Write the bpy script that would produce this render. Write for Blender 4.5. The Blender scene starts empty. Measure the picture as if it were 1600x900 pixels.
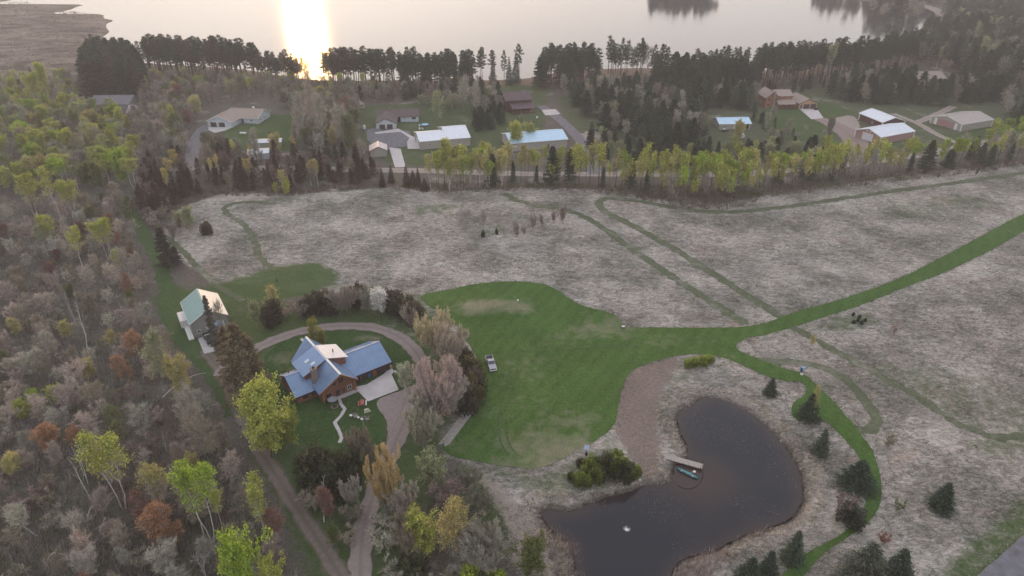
import bpy, bmesh, math, random
import numpy as np
from mathutils import Vector, Matrix, noise
from mathutils.geometry import delaunay_2d_cdt
R = math.radians
scene = bpy.context.scene
COL = scene.collection

# ------------------------------------------------------------------ camera
CAM_H = 100.0; FPX = 1067.0; PITCH = R(29.0)
cam = bpy.data.cameras.new('camera'); cam.lens = 24.0; cam.sensor_width = 36.0
cam.clip_start = 1.0; cam.clip_end = 9000.0
cam_o = bpy.data.objects.new('camera', cam); COL.objects.link(cam_o)
cam_o.location = (0, 0, CAM_H); cam_o.rotation_euler = (R(90) - PITCH, 0, 0)
scene.camera = cam_o

# ------------------------------------------------------------------ sky and sun (hazy sun just before sunset)
SUN_AZ = R(-15.9); SUN_EL = R(8.0)
world = bpy.data.worlds.new('World'); scene.world = world; world.use_nodes = True
wn = world.node_tree.nodes; wl = world.node_tree.links
sky = wn.new('ShaderNodeTexSky'); sky.sky_type = 'NISHITA'; sky.sun_disc = False
sky.sun_elevation = SUN_EL; sky.sun_rotation = SUN_AZ
sky.air_density = 1.0; sky.dust_density = 3.0; sky.ozone_density = 1.0; sky.altitude = 300
wn['Background'].inputs[1].default_value = 0.15
gm = wn.new('ShaderNodeGamma'); gm.inputs[1].default_value = 0.22   # thin high haze evens the sky out
wl.new(sky.outputs[0], gm.inputs[0]); tn = wn.new('ShaderNodeMix'); tn.data_type = 'RGBA'; tn.blend_type = 'MULTIPLY'; tn.inputs[0].default_value = 1.0
tn.inputs[7].default_value = (1.02, 0.97, 1.01, 1)   # rosy evening air
wl.new(gm.outputs[0], tn.inputs[6]); wl.new(tn.outputs[2], wn['Background'].inputs[0])
sl = bpy.data.lights.new('sun', 'SUN'); sl.energy = 0.24; sl.angle = R(2.2); sl.color = (1.0, 0.55, 0.20)
so = bpy.data.objects.new('sun', sl); COL.objects.link(so)
sdir = Vector((math.sin(SUN_AZ) * math.cos(SUN_EL), math.cos(SUN_AZ) * math.cos(SUN_EL), math.sin(SUN_EL)))
so.rotation_euler = sdir.to_track_quat('Z', 'Y').to_euler(); so.location = (-60, 200, 300)
scene.view_settings.view_transform = 'Standard'; scene.view_settings.look = 'None'
scene.view_settings.exposure = 2.72; scene.view_settings.gamma = 1.0
scene.render.engine = 'CYCLES'
scene.cycles.max_bounces = 5; scene.cycles.diffuse_bounces = 2; scene.cycles.glossy_bounces = 2
scene.cycles.transmission_bounces = 2; scene.cycles.volume_bounces = 0; scene.cycles.transparent_max_bounces = 4
scene.cycles.use_denoising = True

# ------------------------------------------------------------------ mapping from the photograph to the ground
def P(u, v, z=0.0):
    x = (u - 800) / FPX; y = (450 - v) / FPX
    dy = math.cos(PITCH) + y * math.sin(PITCH); dz = -math.sin(PITCH) + y * math.cos(PITCH)
    t = (z - CAM_H) / dz
    return (x * t, dy * t)
def height_at(u, vb, vt):
    """height of something whose foot is seen at (u, vb) and its top at row vt"""
    x, y = P(u, vb); q = (450 - vt) / FPX
    t = y / (math.cos(PITCH) + q * math.sin(PITCH))
    return CAM_H + t * (-math.sin(PITCH) + q * math.cos(PITCH))
def PP(pts, z=0.0): return [P(u, v, z) for u, v in pts]

# ------------------------------------------------------------------ tags
def tag(o, label=None, cat=None, group=None, kind=None):
    if label: o['label'] = label
    if cat: o['category'] = cat
    if group: o['group'] = group
    if kind: o['kind'] = kind
    return o
def link(name, me, parent=None, loc=None):
    o = bpy.data.objects.new(name, me); COL.objects.link(o)
    if parent: o.parent = parent
    if loc is not None: o.location = loc
    return o
def thing(name, label, cat, loc, rz=0.0, group=None):
    o = link(name, None, None, loc); o.rotation_euler = (0, 0, rz); o.empty_display_size = 0.3
    return tag(o, label, cat, group)

# ------------------------------------------------------------------ node helpers
def new_mat(name):
    m = bpy.data.materials.new(name); m.use_nodes = True
    return m, m.node_tree.nodes, m.node_tree.links, m.node_tree.nodes['Principled BSDF']
def nd(N, t, **kw):
    n = N.new(t)
    for k, v in kw.items():
        if k.startswith('i_'):
            key = k[2:]; key = int(key) if key.isdigit() else key
            n.inputs[key].default_value = v
        else: setattr(n, k, v)
    return n
def rgba(c): return (c[0], c[1], c[2], 1.0)
def tex_noise(N, L, scale, detail=4, rough=0.55, vec=None, dist=0.0):
    n = nd(N, 'ShaderNodeTexNoise'); n.inputs['Scale'].default_value = scale
    n.inputs['Detail'].default_value = detail; n.inputs['Roughness'].default_value = rough
    n.inputs['Distortion'].default_value = dist
    if vec is not None: L.new(vec, n.inputs['Vector'])
    return n
def ramp(N, L, fac, stops, interp='LINEAR'):
    r = nd(N, 'ShaderNodeValToRGB'); r.color_ramp.interpolation = interp
    e = r.color_ramp.elements
    while len(e) < len(stops): e.new(0.5)
    for k, (p, c) in enumerate(stops):
        e[k].position = p; e[k].color = rgba(c) if len(c) == 3 else c
    L.new(fac, r.inputs[0]); return r
def mixc(N, L, fac, a, b, mode='MIX'):
    m = nd(N, 'ShaderNodeMix', data_type='RGBA', blend_type=mode)
    for val, sock in ((fac, m.inputs[0]), (a, m.inputs[6]), (b, m.inputs[7])):
        if isinstance(val, (int, float)): sock.default_value = val
        elif isinstance(val, tuple): sock.default_value = rgba(val)
        else: L.new(val, sock)
    return m.outputs[2]
def mth(N, L, op, a, b=None, c=None, clamp=False):
    m = nd(N, 'ShaderNodeMath', operation=op); m.use_clamp = clamp
    for i, val in enumerate((a, b, c)):
        if val is None: continue
        if isinstance(val, (int, float)): m.inputs[i].default_value = val
        else: L.new(val, m.inputs[i])
    return m.outputs[0]
def wpos(N): return nd(N, 'ShaderNodeNewGeometry').outputs['Position']
def scaled(N, L, vec, s, rot=(0, 0, 0)):
    m = nd(N, 'ShaderNodeMapping'); m.inputs['Scale'].default_value = s; m.inputs['Rotation'].default_value = rot
    L.new(vec, m.inputs['Vector']); return m.outputs[0]
def bump(N, L, b, height, strength=0.5, dist=0.2):
    n = nd(N, 'ShaderNodeBump'); n.inputs['Strength'].default_value = strength; n.inputs['Distance'].default_value = dist
    L.new(height, n.inputs['Height']); L.new(n.outputs[0], b.inputs['Normal']); return n
def attr(N, name): return nd(N, 'ShaderNodeAttribute', attribute_name=name)

def plain(name, c, rough=0.7, var=0.12, scale=2.0, metal=0.0, spec=0.3, c2=None, bmp=0.0):
    m, N, L, b = new_mat(name)
    tc = nd(N, 'ShaderNodeTexCoord').outputs['Object']
    n = tex_noise(N, L, scale, 5, 0.6, tc)
    a = tuple(x * (1 - var * 1.6) for x in c); z = c2 or tuple(min(1, x * (1 + var)) for x in c)
    r = ramp(N, L, n.outputs[0], [(0.3, a), (0.7, z)])
    L.new(r.outputs[0], b.inputs['Base Color'])
    b.inputs['Roughness'].default_value = rough; b.inputs['Metallic'].default_value = metal
    b.inputs['Specular IOR Level'].default_value = spec
    if bmp: bump(N, L, b, n.outputs[0], bmp, 0.05)
    return m

def grass_mat(name, dark, mid, light, dry, dryfac=0.35, s=1.0, stripes=0.0):
    """mown or rough grass; attribute 'dry' pushes it towards the dry colour"""
    m, N, L, b = new_mat(name)
    w = wpos(N)
    big = tex_noise(N, L, 0.055 * s, 4, 0.6, w)
    fine = tex_noise(N, L, 1.6 * s, 6, 0.7, w)
    mid_n = tex_noise(N, L, 0.35 * s, 5, 0.65, w)
    r = ramp(N, L, fine.outputs[0], [(0.3, dark), (0.52, mid), (0.75, light)])
    dm = tex_noise(N, L, 2.3 * s, 5, 0.7, scaled(N, L, w, (1, 1.4, 1)))
    dr = ramp(N, L, dm.outputs[0], [(0.3, tuple(x * 0.6 for x in dry)), (0.7, tuple(min(1, x * 1.25) for x in dry))])
    a = attr(N, 'dry').outputs['Fac']
    f = mth(N, L, 'ADD', a, mth(N, L, 'MULTIPLY', mth(N, L, 'SUBTRACT', big.outputs[0], 0.5), 1.6))
    f = mth(N, L, 'ADD', f, mth(N, L, 'MULTIPLY', mth(N, L, 'SUBTRACT', mid_n.outputs[0], 0.5), 1.5))
    f = mth(N, L, 'MULTIPLY', mth(N, L, 'SUBTRACT', f, 0.5 - dryfac), 1.6, clamp=True)
    c = mixc(N, L, f, r.outputs[0], dr.outputs[0])
    b2 = tex_noise(N, L, 0.11 * s, 3, 0.5, scaled(N, L, w, (1, 1, 1), (0, 0, 1.0)))
    c = mixc(N, L, mth(N, L, 'MULTIPLY', mth(N, L, 'SUBTRACT', b2.outputs[0], 0.42), 4.0, clamp=True), c, mixc(N, L, 1.0, c, (1.25, 1.22, 1.3), 'MULTIPLY'))
    if stripes:
        wv = nd(N, 'ShaderNodeTexWave'); wv.inputs['Scale'].default_value = 0.09; wv.inputs['Distortion'].default_value = 6.0
        wv.inputs['Detail'].default_value = 1.0; wv.inputs['Detail Scale'].default_value = 0.25
        L.new(scaled(N, L, w, (1, 1, 1), (0, 0, R(30))), wv.inputs['Vector'])
        c = mixc(N, L, mth(N, L, 'MULTIPLY', wv.outputs['Fac'], stripes), c, tuple(min(1, x * 1.45) for x in light), 'MIX')
    L.new(c, b.inputs['Base Color']); b.inputs['Roughness'].default_value = 0.9
    b.inputs['Specular IOR Level'].default_value = 0.1
    bump(N, L, b, fine.outputs[0], 0.5, 0.12)
    return m

def dirt_mat(name, a, c, grass, ruts=True, edge=0.8):
    """wheel track: attribute 'across' runs from -1 to 1 over the width"""
    m, N, L, b = new_mat(name); w = wpos(N)
    n = tex_noise(N, L, 0.9, 6, 0.7, w); n2 = tex_noise(N, L, 5.0, 4, 0.7, w)
    r = ramp(N, L, n.outputs[0], [(0.3, a), (0.7, c)])
    col = mixc(N, L, mth(N, L, 'MULTIPLY', n2.outputs[0], 0.5), r.outputs[0], tuple(x * 0.55 for x in a))
    if ruts:
        ac = mth(N, L, 'ABSOLUTE', attr(N, 'across').outputs['Fac'])
        mid_f = mth(N, L, 'SUBTRACT', 1.0, mth(N, L, 'MULTIPLY', ac, 3.2), clamp=True)
        ed_f = mth(N, L, 'MULTIPLY', mth(N, L, 'SUBTRACT', ac, edge), 5.0, clamp=True)
        f = mth(N, L, 'MAXIMUM', mth(N, L, 'MULTIPLY', mid_f, 0.55), ed_f)
        f = mth(N, L, 'MULTIPLY', f, mth(N, L, 'MULTIPLY', n.outputs[0], 1.8), clamp=True)
        col = mixc(N, L, f, col, grass)
    L.new(col, b.inputs['Base Color']); b.inputs['Roughness'].default_value = 0.95
    b.inputs['Specular IOR Level'].default_value = 0.1
    bump(N, L, b, n2.outputs[0], 0.4, 0.08)
    return m

# ------------------------------------------------------------------ polygons and distance
def chaikin(pts, n=2, closed=True):
    for _ in range(n):
        q = []; m = len(pts); rng = range(m) if closed else range(m - 1)
        if not closed: q.append(pts[0])
        for i in rng:
            a = pts[i]; b = pts[(i + 1) % m]
            q.append((a[0] * .75 + b[0] * .25, a[1] * .75 + b[1] * .25)); q.append((a[0] * .25 + b[0] * .75, a[1] * .25 + b[1] * .75))
        if not closed: q.append(pts[-1])
        pts = q
    return pts
def resample(pts, step, closed=True):
    out = []; m = len(pts)
    for i in (range(m) if closed else range(m - 1)):
        a = pts[i]; b = pts[(i + 1) % m]; d = math.hypot(b[0] - a[0], b[1] - a[1]); k = max(1, int(round(d / step)))
        for j in range(k): out.append((a[0] + (b[0] - a[0]) * j / k, a[1] + (b[1] - a[1]) * j / k))
    if not closed: out.append(pts[-1])
    return out
def sdf(X, Y, poly, closed=True):
    """signed distance, negative inside"""
    p = np.array(poly, dtype=np.float64); q = np.roll(p, -1, axis=0)
    if not closed: p, q = p[:-1], q[:-1]
    D = np.full(X.shape, 1e9); ins = np.zeros(X.shape, dtype=bool)
    for (ax, ay), (bx, by) in zip(p, q):
        ex, ey = bx - ax, by - ay; L2 = ex * ex + ey * ey + 1e-12
        t = np.clip(((X - ax) * ex + (Y - ay) * ey) / L2, 0, 1)
        D = np.minimum(D, (X - ax - t * ex) ** 2 + (Y - ay - t * ey) ** 2)
        if closed and ay != by:
            c = ((ay > Y) != (by > Y)) & (X < (bx - ax) * (Y - ay) / (by - ay) + ax); ins ^= c
    D = np.sqrt(D)
    return np.where(ins, -D, D) if closed else D
def sstep(a, b, x):
    t = np.clip((x - a) / (b - a), 0, 1); return t * t * (3 - 2 * t)
def inside(x, y, poly):
    c = False; n = len(poly); j = n - 1
    for i in range(n):
        xi, yi = poly[i]; xj, yj = poly[j]
        if (yi > y) != (yj > y) and x < (xj - xi) * (y - yi) / (yj - yi) + xi: c = not c
        j = i
    return c

POND = chaikin(PP([(1062, 668), (1056, 652), (1066, 640), (1082, 634), (1098, 621), (1130, 625), (1160, 637), (1185, 655), (1205, 675), (1228, 700), (1246, 730), (1256, 765),
    (1250, 795), (1230, 813), (1200, 824), (1165, 835), (1140, 847), (1115, 860), (1080, 868), (1055, 882), (1044, 905), (1010, 960), (930, 960), (905, 915),
    (898, 880), (895, 850), (868, 835), (840, 800), (862, 797), (885, 802), (905, 796), (935, 780), (985, 769), (1010, 759), (1045, 757), (1056, 745),
    (1052, 732), (1062, 722), (1078, 712), (1072, 695)], -0.6), 2)
LAKE_PX = [(-40, -30), (30, -2), (60, 6), (75, 12), (92, 17), (115, 17), (140, 20), (163, 21), (158, 27), (180, 30), (164, 35), (166, 44), (172, 47), (150, 62), (140, 78),
    (190, 92), (240, 98), (300, 100), (360, 104), (410, 110), (450, 119), (520, 124), (600, 123), (680, 124), (760, 123), (820, 121), (850, 114), (900, 107), (980, 104),
    (1050, 104), (1120, 108), (1180, 109), (1240, 104), (1300, 94), (1350, 86), (1400, 74), (1435, 56), (1462, 42), (1466, 30), (1455, 20), (1420, 11), (1370, 2), (1300, -6), (1240, -11), (1140, -9), (1080, -6), (1010, -8), (980, -22)]
LAKE = chaikin(PP(LAKE_PX), 1) + [(120, 1500), (-700, 1900), (-1500, 1800), (-1700, 1500)]
def hsmooth(X, Y):
    return 0.28 * np.sin(X / 23 + 1.3) * np.sin(Y / 31 + .4) + 0.2 * np.sin(X / 14 - Y / 19)
MX, MY = P(778, 484)
def hbase(X, Y):
    h = hsmooth(X, Y)
    h = h + 1.5 * np.exp(-(((X - MX) / 11) ** 2 + ((Y - MY) / 6) ** 2))
    return h
def hfull(X, Y):
    h = hbase(X, Y)
    m = (np.abs(X - 40) < 75) & (Y < 170)
    if m.any():
        s = np.full(X.shape, 50.0); s[m] = sdf(X[m], Y[m], POND)
        k = sstep(12, 3, s); h = h * (1 - k) - 0.1 * k
        h = h - 1.6 * sstep(2.6, -1.6, s)
    m = Y > 300
    if m.any():
        s = np.full(X.shape, 500.0); s[m] = sdf(X[m], Y[m], LAKE)
        k = sstep(40, 10, s); h = h * (1 - k)
        h = h - 2.2 * sstep(7, -7, s)
    return h
def hz(x, y):
    return float(hfull(np.array([float(x)]), np.array([float(y)]))[0])

# ------------------------------------------------------------------ mesh from arrays
def np_mesh(name, V, F, mats=None, mat_idx=None, attrs=None, smooth=False):
    V = np.asarray(V, dtype=np.float32); F = np.asarray(F, dtype=np.int32); k = F.shape[1]
    me = bpy.data.meshes.new(name)
    me.vertices.add(len(V)); me.vertices.foreach_set('co', V.ravel())
    me.loops.add(F.size); me.loops.foreach_set('vertex_index', F.ravel())
    me.polygons.add(len(F)); me.polygons.foreach_set('loop_start', np.arange(0, F.size, k, dtype=np.int32))
    me.polygons.foreach_set('loop_total', np.full(len(F), k, dtype=np.int32))
    for m in (mats or []): me.materials.append(m)
    if mat_idx is not None: me.polygons.foreach_set('material_index', np.asarray(mat_idx, dtype=np.int32))
    me.polygons.foreach_set('use_smooth', np.full(len(F), smooth, dtype=bool))
    for n, a in (attrs or {}).items():
        a = np.asarray(a, dtype=np.float32)
        if a.ndim == 1:
            at = me.attributes.new(n, 'FLOAT', 'POINT'); at.data.foreach_set('value', a)
        else:
            at = me.attributes.new(n, 'FLOAT_COLOR', 'POINT')
            at.data.foreach_set('color', np.hstack([a, np.ones((len(a), 1), np.float32)]).ravel())
    me.update(); me.validate(); return me

# ------------------------------------------------------------------ ground sheet
FIELD = PP([(262, 338), (300, 318), (345, 304), (420, 300), (520, 300), (620, 292), (700, 300), (800, 292), (900, 295), (960, 300), (1100, 322), (1200, 305), (1300, 292), (1400, 275),
    (1500, 264), (1600, 252), (1750, 235), (2400, 240), (2400, 900), (1900, 1100), (1200, 1100), (960, 1100), (900, 960), (800, 800), (740, 730), (700, 712), (560, 460), (470, 455), (330, 440), (250, 385)])
BRIGHT = {  # greener ground: (polygon, strength, feather m)
    'pasture': (PP([(235, 470), (262, 440), (300, 452), (350, 440), (400, 425), (440, 413), (500, 407), (532, 425), (528, 445), (480, 462), (440, 470), (380, 480), (300, 560), (265, 530)]), 0.95, 4),
    'yard': (PP([(330, 500), (400, 470), (470, 470), (560, 455), (660, 460), (735, 545), (750, 600), (690, 700), (700, 715), (640, 900), (560, 1000), (500, 1000), (400, 700), (330, 560)]), 0.8, 4),
    'gully': (PP([(715, 720), (760, 735), (800, 800), (800, 880), (740, 830), (720, 770)]), 0.8, 3),
    'verge': (PP([(1440, 905), (1500, 850), (1600, 770), (1700, 700), (1800, 760), (1500, 1100), (1380, 1000)]), 0.75, 3),
    'upper': (PP([(340, 312), (500, 298), (620, 304), (720, 306), (880, 300), (840, 322), (700, 326), (560, 330), (430, 330)]), 0.42, 9),
    'patch1': (PP([(640, 322), (700, 315), (730, 322), (690, 336), (650, 336)]), 0.62, 3),
    'patch2': (PP([(960, 370), (1010, 385), (1020, 405), (990, 400)]), 0.45, 3),
    'patch3': (PP([(1290, 490), (1360, 485), (1385, 508), (1340, 520), (1260, 518)]), 0.6, 3),
    'right_up': (PP([(1000, 318), (1150, 335), (1300, 322), (1450, 300), (1600, 285), (1600, 330), (1480, 350), (1300, 345), (1120, 355), (1000, 335)]), 0.5, 10),
    'right_mid': (PP([(1300, 560), (1450, 560), (1600, 600), (1750, 620), (1700, 720), (1560, 700), (1450, 650), (1380, 610)]), 0.52, 6),
    'corner': (PP([(1500, 690), (1600, 660), (1700, 680), (1600, 725), (1530, 715)]), 0.6, 3),
    'pondside': (PP([(1110, 565), (1180, 580), (1200, 600), (1160, 610), (1130, 590)]), 0.4, 2),
    'fade': (PP([(700, 706), (760, 722), (850, 735), (900, 708), (965, 670), (985, 720), (960, 765), (900, 780), (850, 785), (800, 770), (740, 735)]), 0.62, 4),
    'soil_edge': (PP([(1020, 566), (1060, 556), (1110, 556), (1090, 590), (1060, 610), (1040, 650), (1030, 640)]), 0.5, 3),
    'clump': (PP([(740, 350), (800, 350), (800, 372), (745, 372)]), 0.5, 3),
    'low_left': (PP([(540, 370), (700, 365), (740, 400), (640, 420), (540, 410)]), 0.3, 10),
    'mid_wood': (PP([(860, 150), (1000, 145), (1180, 140), (1450, 125), (1700, 120), (1700, 225), (1300, 245), (950, 262), (880, 200)]), 0.6, 6),
    'lawn_a': (PP([(335, 205), (380, 195), (415, 178), (465, 180), (468, 235), (400, 240), (320, 225)]), 0.95, 2),
    'lawn_b': (PP([(560, 165), (640, 160), (800, 130), (860, 140), (850, 230), (660, 262), (600, 255), (560, 220)]), 0.7, 3),
    'lawn_c': (PP([(1170, 180), (1240, 160), (1300, 160), (1340, 175), (1320, 200), (1300, 225), (1200, 215)]), 0.85, 3),
    'lawn_d': (PP([(1440, 190), (1480, 210), (1560, 190), (1600, 150), (1650, 200), (1580, 215), (1480, 222), (1430, 200)]), 0.8, 3)}
MARSH = PP([(-400, -10), (40, -10), (190, 20), (160, 75), (140, 100), (100, 118), (40, 125), (-60, 130), (-400, 130)])
SHORE = PP([(330, 100), (470, 118), (620, 124), (830, 120), (900, 108), (1060, 104), (1240, 104), (1350, 86), (1350, 100), (1240, 122), (1060, 118), (840, 132), (620, 130), (470, 124), (330, 108)])

xs = np.concatenate([np.linspace(-3500, -460, 26), np.arange(-450, -150, 3.0), np.arange(-150, 150, 1.0), np.arange(150, 450, 3.0), np.linspace(460, 3500, 26)])
ys = np.concatenate([np.linspace(-1500, 55, 14), np.arange(62, 230, 1.0), np.arange(230, 420, 2.0), np.arange(420, 640, 3.0), np.arange(640, 1100, 9.0), np.linspace(1130, 5000, 26)])
X, Y = np.meshgrid(xs, ys); Xf = X.ravel(); Yf = Y.ravel()
Z = hfull(Xf, Yf)
nx, ny = len(xs), len(ys)
idx = np.arange(nx * ny).reshape(ny, nx)
F = np.stack([idx[:-1, :-1].ravel(), idx[:-1, 1:].ravel(), idx[1:, 1:].ravel(), idx[1:, :-1].ravel()], 1)
field_a = sstep(3, -3, sdf(Xf, Yf, FIELD))
marsh_a = sstep(10, -12, sdf(Xf, Yf, MARSH))
green_a = np.zeros_like(Xf)
for k_, (pl, st, fe) in BRIGHT.items():
    pa = np.array(pl); mn = pa.min(0) - 40; mx = pa.max(0) + 40
    m = (Xf > mn[0]) & (Xf < mx[0]) & (Yf > mn[1]) & (Yf < mx[1])
    if m.any(): green_a[m] = np.maximum(green_a[m], st * sstep(fe, -fe, sdf(Xf[m], Yf[m], pl)))
shore_a = sstep(6, -3, sdf(Xf, Yf, SHORE))
pond_d = np.full(Xf.shape, 60.0); m = (np.abs(Xf - 40) < 75) & (Yf < 170); pond_d[m] = sdf(Xf[m], Yf[m], POND)
bank_a = sstep(2.0, 0.2, pond_d)
SOIL = PP([(985, 582), (1020, 566), (1056, 560), (1062, 567), (1044, 598), (1030, 630), (1026, 665), (1034, 700), (1028, 728), (1035, 745), (1005, 752), (998, 728), (975, 700), (960, 672), (966, 620)])
SAND = PP([(735, 735), (775, 755), (810, 790), (845, 830), (865, 900), (800, 880), (800, 830), (770, 780)])
m = (np.abs(Xf - 20) < 60) & (Yf < 170); soil_a = np.zeros_like(Xf); soil_a[m] = sstep(2.0, -1.5, sdf(Xf[m], Yf[m], SOIL)); sand_a = np.zeros_like(Xf); sand_a[m] = sstep(2.5, -1.5, sdf(Xf[m], Yf[m], SAND))

def ground_material():
    m, N, L, b = new_mat('ground_cover'); w = wpos(N)
    n1 = tex_noise(N, L, 0.05, 4, 0.6, w)                      # patches
    n2 = tex_noise(N, L, 0.40, 6, 0.75, scaled(N, L, w, (1, 1.9, 1), (0, 0, R(10))), 1.2)   # drifts of laid-over grass
    n3 = tex_noise(N, L, 2.0, 5, 0.75, scaled(N, L, w, (1, 2.1, 1), (0, 0, R(-12))), 1.5) # tufts
    f = mth(N, L, 'ADD', mth(N, L, 'MULTIPLY', n3.outputs[0], 0.5), mth(N, L, 'MULTIPLY', n2.outputs[0], 0.5))
    f = mth(N, L, 'ADD', f, mth(N, L, 'MULTIPLY', mth(N, L, 'SUBTRACT', n1.outputs[0], 0.5), 0.44))
    fld = ramp(N, L, f, [(0.38, (0.070, 0.074, 0.054)), (0.455, (0.175, 0.165, 0.137)), (0.525, (0.315, 0.285, 0.253)), (0.625, (0.60, 0.53, 0.475))])
    # rusty seed-head patches
    rn = tex_noise(N, L, 0.09, 4, 0.65, w)
    rf = mth(N, L, 'MULTIPLY', mth(N, L, 'SUBTRACT', rn.outputs[0], 0.58), 5.0, clamp=True)
    fld_c = mixc(N, L, mth(N, L, 'MULTIPLY', rf, 0.8), fld.outputs[0], mixc(N, L, 1.0, fld.outputs[0], (1.0, 0.72, 0.66), 'MULTIPLY'))
    # greening patches
    g = ramp(N, L, n3.outputs[0], [(0.3, (0.030, 0.055, 0.016)), (0.55, (0.066, 0.110, 0.030)), (0.78, (0.14, 0.18, 0.06))])
    gn = tex_noise(N, L, 0.3, 5, 0.7, w)
    ga = mth(N, L, 'ADD', attr(N, 'green').outputs['Fac'], mth(N, L, 'MULTIPLY', mth(N, L, 'SUBTRACT', gn.outputs[0], 0.5), 1.1))
    ga = mth(N, L, 'MULTIPLY', mth(N, L, 'SUBTRACT', ga, 0.38), 2.4, clamp=True)
    gm = mth(N, L, 'ADD', mth(N, L, 'MULTIPLY', mth(N, L, 'SUBTRACT', n1.outputs[0], 0.52), 2.0, clamp=True), 0)
    fld_c = mixc(N, L, mth(N, L, 'MULTIPLY', gm, 0.9), fld_c, mixc(N, L, 0.5, fld_c, g.outputs[0]))
    # woodland floor
    wf = ramp(N, L, n3.outputs[0], [(0.3, (0.045, 0.040, 0.032)), (0.5, (0.115, 0.10, 0.082)), (0.70, (0.26, 0.23, 0.20))])
    pf = mth(N, L, 'MULTIPLY', mth(N, L, 'SUBTRACT', n1.outputs[0], 0.56), 7.0, clamp=True)
    wfc = mixc(N, L, mth(N, L, 'MULTIPLY', pf, 0.8), wf.outputs[0], mixc(N, L, 1.0, fld.outputs[0], (0.8, 0.8, 0.8), 'MULTIPLY'))
    wg = mixc(N, L, mth(N, L, 'MULTIPLY', mth(N, L, 'SUBTRACT', gn.outputs[0], 0.54), 3.0, clamp=True), wfc, g.outputs[0])
    fa = mth(N, L, 'ADD', attr(N, 'field').outputs['Fac'], mth(N, L, 'MULTIPLY', mth(N, L, 'SUBTRACT', gn.outputs[0], 0.5), 0.8))
    fa = mth(N, L, 'MULTIPLY', mth(N, L, 'SUBTRACT', fa, 0.35), 3.0, clamp=True)
    c = mixc(N, L, fa, wg, fld_c)
    # marsh by the lake
    mn_ = tex_noise(N, L, 0.03, 6, 0.7, scaled(N, L, w, (0.6, 1.2, 1)), 1.0)
    ms = ramp(N, L, mn_.outputs[0], [(0.38, (0.075, 0.06, 0.052)), (0.5, (0.17, 0.14, 0.12)), (0.64, (0.27, 0.225, 0.19))])
    c = mixc(N, L, attr(N, 'marsh').outputs['Fac'], c, ms.outputs[0])
    c = mixc(N, L, mth(N, L, 'MULTIPLY', ga, 0.88), c, g.outputs[0])
    def patch(c_, name, lo, hi, k):
        q_ = mth(N, L, 'ADD', attr(N, name).outputs['Fac'], mth(N, L, 'MULTIPLY', mth(N, L, 'SUBTRACT', mth(N, L, 'MULTIPLY', mth(N, L, 'ADD', n3.outputs[0], gn.outputs[0]), .5), 0.5), 3.2))
        q_ = mth(N, L, 'MULTIPLY', mth(N, L, 'SUBTRACT', q_, 0.45), 3.0, clamp=True)
        s_ = ramp(N, L, n3.outputs[0], [(0.35, lo), (0.65, hi)])
        return mixc(N, L, mth(N, L, 'MULTIPLY', q_, k), c_, s_.outputs[0])
    c = patch(c, 'soil', (0.11, 0.085, 0.066), (0.32, 0.245, 0.215), 0.85)
    c = patch(c, 'sand', (0.20, 0.165, 0.135), (0.46, 0.39, 0.33), 0.8)
    c = mixc(N, L, mth(N, L, 'MULTIPLY', attr(N, 'shore').outputs['Fac'], 0.6), c, (0.22, 0.15, 0.11))
    c = mixc(N, L, mth(N, L, 'MULTIPLY', attr(N, 'bank').outputs['Fac'], 0.85), c, (0.06, 0.04, 0.034))
    L.new(c, b.inputs['Base Color']); b.inputs['Roughness'].default_value = 0.95
    b.inputs['Specular IOR Level'].default_value = 0.05
    bump(N, L, b, f, 0.9, 0.5)
    return m
GROUND = ground_material()
me = np_mesh('ground', np.stack([Xf, Yf, Z], 1), F, [GROUND], None, {'field': field_a, 'marsh': marsh_a, 'green': green_a, 'shore': shore_a, 'bank': bank_a, 'soil': soil_a, 'sand': sand_a}, True)
tag(link('ground', me), kind='structure')

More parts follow.
